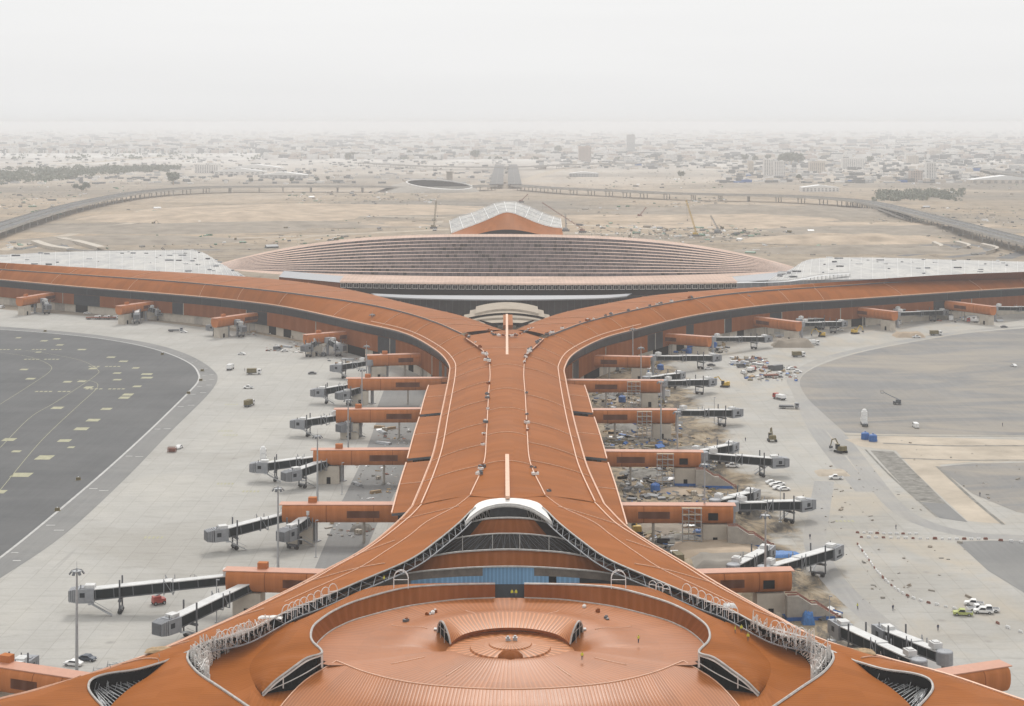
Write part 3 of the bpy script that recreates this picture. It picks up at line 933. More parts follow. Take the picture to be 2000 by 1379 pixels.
# ================================================================ SETTING
def groundmat():
    m, t, b = newmat('desert_sand')
    o = N(t, 'ShaderNodeTexCoord').outputs['Object']
    n1 = noisen(t, scaled(t, o, (0.0016, 0.0022, 1)), 1.0, 8, 0.62, 0.6)
    n2 = noisen(t, scaled(t, o, (0.012, 0.03, 1)), 1.0, 8, 0.7, 0.8)
    n3 = noisen(t, o, 0.12, 6, 0.7)
    c1 = ramp(t, n1, [(0.36, (0.29, 0.265, 0.235)), (0.48, (0.385, 0.325, 0.255)), (0.6, (0.50, 0.40, 0.295)), (0.7, (0.42, 0.37, 0.31))])
    c2 = ramp(t, n2, [(0.3, (0.52, 0.50, 0.48)), (0.5, (0.98, 0.97, 0.96)), (0.7, (1.0, 1.0, 1.0))])
    c = mixc(t, 0.75, c1, c2, 'MULTIPLY')
    c = mixc(t, 0.35, c, ramp(t, n3, [(0.35, (0.62, 0.6, 0.58)), (0.65, (1.0, 1.0, 1.0))]), 'MULTIPLY')
    ng = noisen(t, scaled(t, o, (0.07, 0.016, 1)), 1.0, 9, 0.8, 0.3)
    c = mixc(t, 0.9, c, ramp(t, ng, [(0.34, (0.50, 0.49, 0.48)), (0.46, (0.88, 0.87, 0.86)), (0.56, (1.0, 1.0, 1.0)), (0.68, (1.16, 1.14, 1.1))]), 'MULTIPLY')
    n7 = noisen(t, scaled(t, o, (0.02, 0.05, 1)), 1.0, 9, 0.78, 2.0)
    c = mixc(t, ramp(t, n7, [(0.50, (0, 0, 0)), (0.62, (0.75, 0.75, 0.75))]), c, (0.27, 0.245, 0.215))
    n9 = noisen(t, scaled(t, o, (0.004, 0.05, 1)), 1.0, 7, 0.7, 3.0)
    c = mixc(t, ramp(t, n9, [(0.55, (0, 0, 0)), (0.60, (0.6, 0.6, 0.6)), (0.66, (0, 0, 0))]), c, (0.50, 0.43, 0.34))
    # ground paled with distance: haze put into the colour over city ground
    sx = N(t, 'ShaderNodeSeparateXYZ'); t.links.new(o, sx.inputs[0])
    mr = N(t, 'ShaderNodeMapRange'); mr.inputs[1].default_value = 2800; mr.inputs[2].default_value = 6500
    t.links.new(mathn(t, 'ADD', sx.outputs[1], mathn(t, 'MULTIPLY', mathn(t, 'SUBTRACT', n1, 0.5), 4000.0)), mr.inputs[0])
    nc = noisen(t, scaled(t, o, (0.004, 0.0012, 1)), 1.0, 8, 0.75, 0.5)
    haze_pale = ramp(t, nc, [(0.36, (0.42, 0.41, 0.40)), (0.5, (0.62, 0.60, 0.57)), (0.66, (0.75, 0.735, 0.71))])
    c = mixc(t, mr.outputs[0], c, haze_pale)
    t.links.new(c, b.inputs['Base Color'])
    b.inputs['Roughness'].default_value = 0.95
    b.inputs['Specular IOR Level'].default_value = 0.0
    return m
def apronmat():
    m, t, b = newmat('apron_concrete')
    o = N(t, 'ShaderNodeTexCoord').outputs['Object']
    n1 = noisen(t, o, 0.014, 7, 0.6, 0.5)
    n2 = noisen(t, scaled(t, o, (0.10, 0.30, 1)), 1.0, 6, 0.7, 0.5)
    n3 = noisen(t, o, 0.9, 4, 0.7)
    c = ramp(t, n1, [(0.36, (0.385, 0.370, 0.340)), (0.5, (0.435, 0.425, 0.40)), (0.64, (0.475, 0.460, 0.425))])
    c = mixc(t, 0.5, c, ramp(t, n2, [(0.28, (0.62, 0.60, 0.57)), (0.47, (0.95, 0.94, 0.93)), (0.72, (1.0, 1.0, 1.0))]), 'MULTIPLY')
    c = mixc(t, 0.25, c, ramp(t, n3, [(0.35, (0.78, 0.77, 0.75)), (0.6, (1, 1, 1))]), 'MULTIPLY')
    # slab joints
    br = N(t, 'ShaderNodeTexBrick')
    br.offset = 0.0
    br.inputs['Color1'].default_value = (1, 1, 1, 1); br.inputs['Color2'].default_value = (0.93, 0.93, 0.925, 1)
    br.inputs['Mortar'].default_value = (0.74, 0.73, 0.71, 1)
    br.inputs['Scale'].default_value = 1.0
    br.inputs['Brick Width'].default_value = 7.5; br.inputs['Row Height'].default_value = 7.5
    br.inputs['Mortar Size'].default_value = 0.09
    t.links.new(o, br.inputs['Vector'])
    c = mixc(t, 0.85, c, br.outputs[0], 'MULTIPLY')
    # tyre marks and oil spots
    n8 = noisen(t, scaled(t, o, (0.5, 0.018, 1)), 1.0, 6, 0.7, 1.5)
    c = mixc(t, ramp(t, n8, [(0.60, (0, 0, 0)), (0.72, (0.35, 0.35, 0.35))]), c, (0.22, 0.21, 0.20))
    vo = N(t, 'ShaderNodeTexVoronoi'); vo.inputs['Scale'].default_value = 0.055; t.links.new(o, vo.inputs['Vector'])
    c = mixc(t, ramp(t, vo.outputs['Distance'], [(0.02, (0.5, 0.5, 0.5)), (0.09, (0, 0, 0))]), c, (0.20, 0.19, 0.18))
    # blown sand and dug-over soil: more to the right of the pier
    sx = N(t, 'ShaderNodeSeparateXYZ'); t.links.new(o, sx.inputs[0])
    ms = N(t, 'ShaderNodeMapRange'); ms.inputs[1].default_value = 20; ms.inputs[2].default_value = 40; t.links.new(sx.outputs[0], ms.inputs[0])
    n4 = noisen(t, scaled(t, o, (0.03, 0.022, 1)), 1.0, 7, 0.65, 0.9)
    f = mathn(t, 'MULTIPLY', ms.outputs[0], ramp(t, n4, [(0.46, (0, 0, 0)), (0.66, (0.62, 0.62, 0.62))]))
    c = mixc(t, f, c, (0.46, 0.395, 0.305))
    # excavated strip close to the right wall
    d = N(t, 'ShaderNodeMapRange'); d.inputs[1].default_value = 108; d.inputs[2].default_value = 66; t.links.new(sx.outputs[0], d.inputs[0])
    d2 = N(t, 'ShaderNodeMapRange'); d2.inputs[1].default_value = 20; d2.inputs[2].default_value = 26; t.links.new(sx.outputs[0], d2.inputs[0])
    n5 = noisen(t, scaled(t, o, (0.11, 0.06, 1)), 1.0, 9, 0.75, 1.0)
    dirt = ramp(t, n5, [(0.36, (0.06, 0.055, 0.048)), (0.46, (0.15, 0.128, 0.10)), (0.54, (0.30, 0.235, 0.155)), (0.66, (0.40, 0.345, 0.27))])
    n6 = noisen(t, o, 0.05, 5, 0.6)
    edge_ = mathn(t, 'MULTIPLY', mathn(t, 'MULTIPLY', d.outputs[0], d2.outputs[0]), 1.0)
    f2 = ramp(t, mathn(t, 'ADD', edge_, mathn(t, 'SUBTRACT', n6, 0.5)), [(0.36, (0, 0, 0)), (0.52, (1, 1, 1))])
    c = mixc(t, f2, c, dirt)
    t.links.new(c, b.inputs['Base Color'])
    b.inputs['Roughness'].default_value = 0.85
    b.inputs['Specular IOR Level'].default_value = 0.15
    return m
def asphaltmat(name, c0, c1, dust, dustf):
    m, t, b = newmat(name)
    o = N(t, 'ShaderNodeTexCoord').outputs['Object']
    n1 = noisen(t, o, 0.02, 6, 0.6)
    n2 = noisen(t, scaled(t, o, (0.5, 0.02, 1)), 1.0, 5, 0.7)
    c = ramp(t, n1, [(0.35, c0), (0.65, c1)])
    c = mixc(t, 0.4, c, ramp(t, n2, [(0.35, (0.72, 0.72, 0.73)), (0.6, (1, 1, 1))]), 'MULTIPLY')
    n3 = noisen(t, scaled(t, o, (0.012, 0.03, 1)), 1.0, 7, 0.65, 1.0)
    c = mixc(t, ramp(t, n3, [(0.42, (0, 0, 0)), (0.66, (dustf, dustf, dustf))]), c, dust)
    n4 = noisen(t, o, 0.8, 5, 0.7)
    c = mixc(t, 0.3, c, ramp(t, n4, [(0.3, (0.75, 0.75, 0.75)), (0.65, (1, 1, 1))]), 'MULTIPLY')
    t.links.new(c, b.inputs['Base Color'])
    b.inputs['Roughness'].default_value = 0.8
    b.inputs['Specular IOR Level'].default_value = 0.15
    return m
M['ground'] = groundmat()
M['apron'] = apronmat()
M['asphalt'] = asphaltmat('apron_asphalt', (0.098, 0.101, 0.104), (0.126, 0.128, 0.130), (0.19, 0.188, 0.183), 0.3)
M['shoulder'] = asphaltmat('shoulder_asphalt', (0.20, 0.20, 0.197), (0.24, 0.238, 0.232), (0.29, 0.282, 0.265), 0.4)
M['dusty'] = asphaltmat('dusty_asphalt', (0.205, 0.204, 0.202), (0.245, 0.242, 0.238), (0.38, 0.33, 0.265), 0.7)
M['track'] = asphaltmat('vehicle_track', (0.31, 0.305, 0.295), (0.37, 0.36, 0.345), (0.42, 0.385, 0.33), 0.7)
M['paint_white'] = plain('worn_white_paint', (0.46, 0.455, 0.44), 0.8, 0, 0.2, 0.4)
M['paint_yellow'] = plain('worn_yellow_paint', (0.37, 0.355, 0.235), 0.8, 0, 0.2, 0.4)
M['deck'] = asphaltmat('road_deck', (0.12, 0.12, 0.124), (0.16, 0.16, 0.16), (0.26, 0.24, 0.21), 0.3)
M['parapet'] = plain('parapet_concrete', (0.40, 0.38, 0.35), 0.85, 0, 0.15, 0.08)
M['sandlight'] = plain('pale_sand', (0.46, 0.40, 0.325), 0.95, 0, 0.2, 0.05, 0.1)
M['sandgrey'] = plain('grey_sand', (0.31, 0.285, 0.25), 0.95, 0, 0.25, 0.05, 0.1)
M['gravel'] = plain('dark_gravel', (0.235, 0.225, 0.205), 0.95, 0, 0.4, 0.3, 0.1)

# ground: one sheet to the horizon
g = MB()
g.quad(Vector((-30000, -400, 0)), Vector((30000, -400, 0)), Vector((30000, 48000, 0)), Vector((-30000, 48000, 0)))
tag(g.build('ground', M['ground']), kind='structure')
def sheet(name, pts, mat, z, sub=0):
    b = MB(); b.poly([Vector((p.x, p.y, z)) for p in pts]); 
    if b.v and len(b.v) > 2:
        # keep faces upward
        a = sum(b.v[i].x * b.v[(i + 1) % len(b.v)].y - b.v[(i + 1) % len(b.v)].x * b.v[i].y for i in range(len(b.v)))
        if a < 0: b.f = [tuple(reversed(b.f[0]))]; b.uv = [list(reversed(b.uv[0]))]
    return tag(b.build(name, mat), kind='structure')
sheet('apron', [Vector((-700, 150, 0)), Vector((700, 150, 0)), P(2300, 590), P(2000, 606), P(1700, 622), P(1500, 648), P(1300, 680), P(1110, 720), P(870, 720), P(700, 690), P(500, 652), P(300, 628), P(0, 604), P(-300, 585)], M['apron'], 0.02)
edgeL = [(-400, 628), (-200, 631), (0, 638), (150, 650), (230, 660), (300, 672), (355, 688), (395, 707), (420, 727), (425, 740), (418, 756), (395, 783), (330, 847), (250, 930), (130, 1041), (0, 1130), (-160, 1230)]
lineL = [(-400, 634), (-200, 637), (0, 644), (140, 655), (225, 666), (290, 679), (340, 695), (375, 713), (388, 731), (387, 745), (372, 763), (345, 790), (285, 848), (200, 925), (90, 1018), (0, 1090), (-160, 1208)]
ec, lc = cr(PL(edgeL, 0), 90), cr(PL(lineL, 0), 90)
sheet('shoulder', ec + [Vector((-900, 420, 0)), Vector((-900, 1050, 0))], M['shoulder'], 0.05)
sheet('taxi_apron', lc + [Vector((-900, 420, 0)), Vector((-900, 1040, 0))], M['asphalt'], 0.08)
def stripe(mb, pts, wd, z, mi=0):
    n = len(pts)
    rows = []
    for i, p in enumerate(pts):
        d = pts[min(i + 1, n - 1)] - pts[max(i - 1, 0)]
        d.z = 0; d.normalize()
        q = Vector((-d.y, d.x, 0)) * wd / 2
        rows.append([Vector((p.x, p.y, z)) + q, Vector((p.x, p.y, z)) - q])
    mb.grid(rows, mi)
mk = MB()
stripe(mk, lc, 0.95, 0.11, 0)
ly = [[(0, 875), (60, 815), (110, 785), (185, 735), (190, 722), (160, 705), (100, 692), (50, 685)],
      [(0, 790), (60, 752), (98, 725), (95, 712), (60, 698), (0, 688)],
      [(0, 958), (80, 862), (150, 795), (190, 757), (180, 745), (150, 742)]]
for l in ly: stripe(mk, cr(PL(l, 0), 40), 0.24, 0.11, 1)
# yellow blocks and short marks on the dark asphalt
for px, py, wd, dp in ((111, 662, 4, 2.4), (117, 674, 4, 2.4), (36, 660, 3, 2.2), (86, 666, 4, 2.4), (160, 683, 4.5, 2.4), (217, 698, 4.5, 2.4), (241, 706, 4.5, 2.4), (47, 722, 4, 2.4), (60, 740, 4.5, 2.6), (182, 720, 4, 3), (265, 719, 3.5, 2.2), (229, 729, 4, 2.2), (229, 742, 4, 2.2), (287, 731, 5.5, 2.6), (287, 738, 5.5, 2.6), (268, 755, 4, 2.4), (173, 757, 4, 3), (160, 745, 4, 2.4), (132, 746, 4, 2.4), (250, 771, 4.8, 3), (243, 777, 4.8, 3), (112, 797, 5, 3), (208, 799, 4.6, 2.6), (182, 821, 5.4, 3), (159, 838, 5.6, 3), (18, 859, 5, 3), (126, 861, 5, 2.6), (139, 874, 2.6, 1.6), (32, 882, 3.4, 1.8), (87, 894, 6, 4), (42, 928, 7, 3.6), (0, 961, 4, 2.6), (75, 688, 3, 2)):
    p = P(px, py, 0)
    mk.quad(*(Vector((p.x + a * wd / 2, p.y + c * dp, 0.11)) for a, c in ((-1, -1), (1, -1), (1, 1), (-1, 1))), 1)
for px, py, n in ((85, 702, 9), (212, 716, 9), (103, 765, 9), (210, 760, 9), (95, 683, 8), (20, 683, 7)):
    p = P(px, py, 0)
    for k in range(n):
        if (k * 7 + int(px)) % 5 == 3: continue
        x = p.x + (k - n / 2) * 2.2
        mk.quad(*(Vector((x + a * 0.75, p.y + c * 1.3, 0.11)) for a, c in ((-1, -1), (1, -1), (1, 1), (-1, 1))), 1)
# white dashes across the shoulder
for i in range(30, 88, 4):
    a, b_ = ec[i], lc[i]
    for t0, t1 in ((0.15, 0.42), (0.55, 0.85)):
        p, q = b_.lerp(a, t0), b_.lerp(a, t1)
        x0, x1 = min(p.x, q.x), max(p.x, q.x)
        y = (p.y + q.y) / 2
        mk.quad(*(Vector((x, yy, 0.11)) for x, yy in ((x0, y - .45), (x1, y - .45), (x1, y + .45), (x0, y + .45))), 0)
# faint stand marks on the concrete
for px, py in ((452, 790), (440, 842), (440, 945), (490, 960), (450, 850), (1650, 1018), (300, 1050), (520, 900)):
    p = P(px, py, 0)
    for k in range(5):
        x = p.x + (k - 2) * 1.3
        mk.quad(*(Vector((x + a * 0.35, p.y + c * 1.4, 0.05)) for a, c in ((-1, -1), (1, -1), (1, 1), (-1, 1))), 1)
tag(mk.build('ground_markings', [M['paint_white'], M['paint_yellow']]), kind='structure')

# right hand side: dusty asphalt, half-built taxiway, tracks
ra = cr(PL([(2300, 618), (2000, 641), (1880, 652), (1790, 667), (1700, 684), (1630, 703), (1580, 724), (1562, 745), (1575, 775), (1605, 805), (1650, 845)], 0), 60) + PL([(1720, 848), (2000, 850), (2500, 850)], 0)
sheet('dusty_apron', ra, M['dusty'], 0.05)
tr_ = cr(PL([(2000, 637), (1880, 648), (1780, 664), (1680, 683), (1600, 705), (1552, 735), (1560, 765), (1600, 810), (1650, 865), (1700, 930), (1745, 985), (1800, 1020), (1900, 1045), (2050, 1052)], 0), 90)
mk2 = MB(); stripe(mk2, tr_, 6.5, 0.035)
t2 = cr(PL([(1552, 745), (1590, 830), (1640, 900), (1690, 960)], 0), 30)
stripe(mk2, t2, 7, 0.032)
t3 = cr(PL([(1610, 940), (1600, 1000), (1592, 1060), (1625, 1130), (1720, 1220), (1850, 1320)], 0), 40)
stripe(mk2, t3, 7, 0.03)
tag(mk2.build('haul_track', M['track']), kind='structure')
sheet('dusty_apron', PL([(1830, 912), (1900, 905), (2300, 900), (2300, 1060), (1985, 1000), (1900, 965)], 0), M['dusty'], 0.05)
sheet('dusty_apron', PL([(1868, 1058), (1930, 1056), (2300, 1058), (2300, 1230), (2000, 1158), (1930, 1115)], 0), M['shoulder'], 0.05)
sheet('trench_bed', PL([(1700, 880), (1745, 882), (1800, 935), (1850, 985), (1790, 978), (1740, 925)], 0), M['gravel'], 0.06)
sheet('trench_bed', PL([(1795, 980), (1850, 985), (1890, 1020), (1835, 1012)], 0), M['shoulder'], 0.065)
sheet('sand_strip', PL([(1650, 858), (1740, 852), (2300, 868), (2300, 898), (1900, 902), (1835, 908), (1900, 975), (1965, 1024), (1890, 1018), (1790, 925), (1750, 880), (1680, 872)], 0), M['sandlight'], 0.042)
dk = MB()
for l, wd in (([(1725, 866), (1850, 871), (2000, 871), (2300, 874)], 2.0), ([(1750, 895), (1880, 899), (2000, 899), (2300, 902)], 1.6), ([(1650, 850), (1800, 852), (2000, 852), (2300, 853)], 1.0), ([(1830, 911), (1900, 975), (1960, 1025)], 1.2), ([(1690, 878), (1740, 930), (1830, 1010)], 0.8)):
    stripe(dk, cr(PL(l, 0), 30), wd, 0.075)
tag(dk.build('trench', M['gravel']), kind='structure')
# patches of dark asphalt between the left tubes
sheet('shoulder', PL([(655, 1015), (740, 1015), (700, 1110), (615, 1110)], 0), M['shoulder'], 0.05)
sheet('shoulder', PL([(705, 905), (800, 905), (760, 985), (665, 985)], 0), M['shoulder'], 0.05)
sheet('shoulder', PL([(735, 825), (815, 825), (800, 880), (715, 880)], 0), M['shoulder'], 0.05)
sheet('shoulder', PL([(750, 762), (840, 762), (815, 800), (735, 800)], 0), M['shoulder'], 0.05)

# ---------------------------------------------------------------- desert relief and haul roads
def mound(name, c, rx, ry, h, mat, seed=0, n=26):
    b = MB()
    rows = []
    for i in range(n + 1):
        row = []
        for j in range(n + 1):
            u, v = 2 * i / n - 1, 2 * j / n - 1
            r = math.hypot(u, v)
            k = max(0.0, 1 - r) ** 0.8 if r < 1 else 0
            nz = noise.fractal(Vector((u * 2.2 + seed * 9.1, v * 2.2, seed)), 1.0, 2.0, 4)
            z = h * min(1.0, k * 1.6) * (0.75 + 0.5 * nz) - (0.15 if r >= 0.98 else 0)
            row.append(Vector((c.x + u * rx, c.y + v * ry, max(z, -0.2))))
        rows.append(row)
    b.grid(rows)
    return tag(b.build(name, mat, smooth=True), kind='structure')
M['spoil'] = plain('tan_spoil', (0.43, 0.345, 0.26), 0.95, 0, 0.3, 0.03, 0.1)
M['spoilgrey'] = plain('grey_spoil', (0.29, 0.25, 0.205), 0.95, 0, 0.25, 0.04, 0.1)
for k, (px, py, rx, ry, h, m_) in enumerate(((430, 425, 190, 130, 9, 'spoil'), (640, 410, 280, 160, 7, 'spoil'), (250, 470, 130, 70, 5, 'spoilgrey'), (330, 448, 170, 90, 5, 'spoilgrey'), (600, 440, 250, 60, 4, 'spoilgrey'),
        (1500, 415, 230, 120, 10, 'spoilgrey'), (1420, 428, 150, 90, 6, 'spoil'), (1640, 470, 120, 60, 7, 'spoil'), (1700, 468, 90, 50, 6, 'spoil'), (1680, 490, 130, 45, 6, 'spoilgrey'), (1560, 440, 260, 70, 3, 'spoil'), (1750, 450, 160, 90, 4, 'spoilgrey'), (1230, 425, 160, 60, 3, 'spoil'), (760, 440, 90, 50, 4, 'spoil'))):
    mound('terrain', P(px, py, 0), rx, ry, h, M[m_], k)
hr = MB()
for l, wd in (([(350, 414), (520, 412), (640, 420), (870, 425)], 16), ([(160, 480), (300, 470), (560, 462), (880, 448)], 14), ([(0, 489), (80, 470), (230, 440), (330, 425)], 16), ([(1110, 438), (1300, 448), (1550, 452), (1800, 460)], 18), ([(1100, 455), (1350, 460), (1700, 476)], 14), ([(0, 320), (160, 318), (330, 305), (420, 302)], 60), ([(60, 335), (300, 345), (620, 350)], 40), ([(1000, 360), (1100, 330), (1180, 322), (1300, 318)], 30)):
    stripe(hr, cr(PL(l, 0), 40), wd, 0.03)
tag(hr.build('haul_road', M['sandlight']), kind='structure')
hr = MB()
for l, wd in (([(30, 488), (110, 476), (160, 489), (430, 488)], 12), ([(1760, 500), (1830, 492), (1870, 485), (1850, 478), (1790, 480)], 13), ([(1850, 503), (1920, 494), (1930, 484), (1880, 476)], 13), ([(1960, 505), (2010, 490)], 16), ([(300, 415), (420, 405), (560, 403)], 9)):
    stripe(hr, cr(PL(l, 0), 40), wd, 0.034)
tag(hr.build('service_road', M['deck']), kind='structure')
# wheel tracks criss-crossing the diggings
rt = random.Random(31)
for nm, mt_, n_ in (('dirt_track', M['sandlight'], 16), ('dirt_track', M['spoilgrey'], 26)):
    tk = MB()
    for k in range(n_):
        x0, y0, x1, y1 = ((240, 402, 860, 486), (1110, 392, 1780, 498))[k % 2]
        px, py = rt.uniform(x0, x1), rt.uniform(y0, y1)
        dx, dy = rt.uniform(60, 220), rt.uniform(-9, 9)
        pts = [(min(max(px + dx * t, x0), x1), py + dy * t + rt.uniform(-2.5, 2.5)) for t in (0, .33, .66, 1)]
        stripe(tk, cr(PL(pts, 0), 24), rt.uniform(4, 11), 0.04 + 0.006 * k + (0.2 if n_ > 20 else 0))
    tag(tk.build(nm, mt_), kind='structure')
# pale concrete retaining strips beside the curving service roads
hr = MB()
for l in ([(110, 470), (150, 478), (190, 489)], [(60, 476), (90, 486), (130, 492)], [(1795, 492), (1835, 487), (1820, 478)], [(1868, 492), (1890, 485), (1865, 477)], [(1925, 498), (1945, 490), (1915, 482)]):
    pts = cr(PL(l, 0), 12)
    hr.grid([[p, p + Vector((0, 0, 3.4)), p + Vector((6, 9, 3.4))] for p in pts])
o = hr.build('ramp_wall', M['cream']); tag(o, 'low pale concrete ramp walls curving beside the desert service roads', 'wall')

# ================================================================ MAIN HALL BEHIND THE PIER
hall = thing('main_hall', 'huge lens-shaped hall with a pink stepped roof and dark louvre bands behind the pier fork', 'terminal hall', (AX, 1240, 0), local=False)
M['pinkroof'] = roofmat('pink_roof_sheet', (0.55, 0.405, 0.33), 3.0, 0.1, 0.0, 0.5)
def louvremat():
    m, t, b = newmat('louvre_band')
    uv = N(t, 'ShaderNodeTexCoord').outputs['UV']
    sx = N(t, 'ShaderNodeSeparateXYZ'); t.links.new(uv, sx.inputs[0])
    wn = N(t, 'ShaderNodeTexWhiteNoise', noise_dimensions='2D')
    cb = N(t, 'ShaderNodeCombineXYZ')
    t.links.new(mathn(t, 'FLOOR', mathn(t, 'DIVIDE', sx.outputs[0], 3.0)), cb.inputs[0])
    t.links.new(mathn(t, 'FLOOR', mathn(t, 'MULTIPLY', sx.outputs[1], 0.01)), cb.inputs[1])
    o = N(t, 'ShaderNodeTexCoord').outputs['Object']
    n = noisen(t, o, 0.03, 4, 0.6)
    t.links.new(cb.outputs[0], wn.inputs[0])
    v = mathn(t, 'ADD', mathn(t, 'MULTIPLY', wn.outputs[0], 0.55), mathn(t, 'MULTIPLY', n, 0.75))
    c = ramp(t, v, [(0.34, (0.008, 0.008, 0.01)), (0.40, (0.06, 0.052, 0.058)), (0.58, (0.085, 0.073, 0.08)), (0.85, (0.13, 0.11, 0.115))])
    ph = mathn(t, 'FRACT', mathn(t, 'DIVIDE', sx.outputs[0], 3.0))
    c = mixc(t, mathn(t, 'MULTIPLY', mathn(t, 'LESS_THAN', ph, 0.12), 0.5), c, (0.26, 0.22, 0.22))
    t.links.new(c, b.inputs['Base Color'])
    b.inputs['Roughness'].default_value = 0.45
    return m
M['louvreband'] = louvremat()
NST = 11
cxL, cxR = P(408, 522, 21), P(1566, 527, 21)
def step_curve(k, n=90):
    """k = 0 front .. NST back; real arcs that meet at the two tips"""
    f = k / NST
    yc = 540 - (540 - 462) * f ** 0.95                   # centre line in the photo
    z = 21 + 19 * f
    c = P(990, yc, z)
    res = []
    for i in range(n):
        t = i / (n - 1)
        s = math.sin(math.pi * t) ** (0.62 + 0.18 * f)
        s = 1 - abs(2 * t - 1) ** (2.2 + 0.9 * f)
        base = cxL.lerp(cxR, t)
        res.append(Vector((base.x, base.y + (c.y - (cxL.y + cxR.y) / 2) * s, 21 + (z - 21) * s)))
    return res
tread, riser = MB(), []
prev = step_curve(0)
# front apron of the roof
fr = []
for i, p in enumerate(prev):
    t = i / 89
    s = 1 - abs(2 * t - 1) ** 2
    fr.append(p + Vector((0, -34 * s, -1.0 * s - 0.2)))
tread.grid([[a, a.lerp(b, .5), b] for a, b in zip(fr, prev)], 0)
for k in range(NST):
    nxt = step_curve(k + 1)
    hgt = []
    topc = []
    for i, (p, q) in enumerate(zip(prev, nxt)):
        s = 1 - abs(2 * i / 89 - 1) ** 2.0
        hh = min(2.5 * s ** 1.5, max(0.0, q.z - p.z + 0.95 * s))
        topc.append(Vector((p.x, p.y + 0.3, p.z + hh)))
    rb = MB()
    rb.grid([[p, q] for p, q in zip(prev, topc)])
    # constant v per band so every band has its own panel pattern
    rb.uv = [[(u, (k * 100 + 50)) for u, v in f] for f in rb.uv]
    rb.build('louvre_band', M['louvreband'], hall)
    tread.grid([[p, q] for p, q in zip(topc, nxt)], 0)
    prev = nxt
bk = [p + Vector((0, 12, 1.2 * (1 - abs(2 * i / 89 - 1)))) for i, p in enumerate(prev)]
tread.grid([[p, q, q + Vector((0, 30, -9))] for p, q in zip(prev, bk)], 0)
tread.build('stepped_roof', M['pinkroof'], hall, smooth=False)
# front eave with a row of framed windows
A, B = P(664, 552, 20.5), P(1440, 553, 20.5)
fe = [A.lerp(B, i / 60) + Vector((0, -14 * (1 - (2 * i / 60 - 1) ** 2), 0)) for i in range(61)]
for ee, p0, q0 in ((0, P(664, 552, 20.5), P(545, 541, 21.5)), (1, P(1440, 553, 20.5), P(1560, 541, 21.5))):
    ew_ = MB(); ew_.grid([[p0.lerp(q0, k / 8), p0.lerp(q0, k / 8) + Vector((0, 0, -7.4))] for k in range(9)])
    ew_.build('end_wall', M['brown_wall'] if ee == 0 else M['lgrey'], hall)
    ew_ = MB(); ew_.grid([[p0.lerp(q0, k / 8) + Vector((0, -1.5, .2)), p0.lerp(q0, k / 8) + Vector((0, 26, 2.0))] for k in range(9)])
    ew_.build('end_roof', M['lgrey'], hall)
mb = MB(); mb.grid([[p + Vector((0, 0, 0)), p + Vector((0, 0, -3.6))] for p in fe])
mb.grid([[p + Vector((0, 1.5, -3.6)), p + Vector((0, 1.5, -7.4))] for p in fe], 1)
mb.build('eave_glazing', [M['glass'], M['void']], hall)
for i in range(60):
    wf = MB()
    a, b = fe[i], fe[i + 1]
    a, b = a.lerp(b, 0.12) + Vector((0, -.15, -0.4)), a.lerp(b, 0.88) + Vector((0, -.15, -0.4))
    wf.tube([a, b, b + Vector((0, 0, -2.8)), a + Vector((0, 0, -2.8)), a], 0.26, 4)
    wf.tube([a.lerp(b, .5), a.lerp(b, .5) + Vector((0, 0, -2.8))], 0.1, 4)
    wf.build('window_frame', M['white_trim'], hall)
mb = MB()
mb.grid([[p + Vector((0, -1.5, 0.2)), p + Vector((0, 0, 1.2)), q] for p, q in zip(fe, [A.lerp(B, i / 60) + Vector((0, 26, 2.0)) for i in range(61)])])
mb.build('front_roof', M['pinkroof'], hall)
# silver canopy and dark facade in the notch of the fork
ca = [P(725, 573, 15), P(800, 576, 15.2), P(900, 577, 15.5), P(990, 577, 15.5), P(1080, 577, 15.5), P(1180, 576, 15.2), P(1235, 573, 15)]
cb = [P(735, 578, 14.2), P(800, 582, 14.3), P(900, 584.5, 14.4), P(990, 585, 14.4), P(1080, 584.5, 14.4), P(1180, 582, 14.3), P(1225, 578, 14.2)]
g = loft([ca, cb], 50, 3)
mb = MB(); mb.grid(g); mb.grid([[p, p + Vector((0, 0, -.8))] for p in column(g, 2)])
mb.build('canopy', M['lgrey'], hall)
mb = MB()
wl = [p + Vector((0, 5, -1)) for p in cr(cb, 50)]
wl[0] += Vector((-60, 30, 0)); wl[-1] += Vector((60, 30, 0))
mb.grid([[p, Vector((p.x, p.y, 0))] for p in wl])
for i in range(1, 49): mb.tube([wl[i] + Vector((0, -.2, 0)), Vector((wl[i].x, wl[i].y - .2, 0.5))], 0.12, 4, 1)
mb.build('courtyard_facade', [M['glass'], M['dgrey']], hall)
for k, (x0, x1) in enumerate(((948, 962), (985, 1000), (1020, 1042), (905, 930))):
    mb = MB(); a, b = P(x0, 592, 11), P(x1, 592, 11)
    mb.box((a + b) / 2 + Vector((0, 2, 0)), ((b - a).length, 0.6, 4))
    mb.build('facade_panel', M['brownglass'], hall)
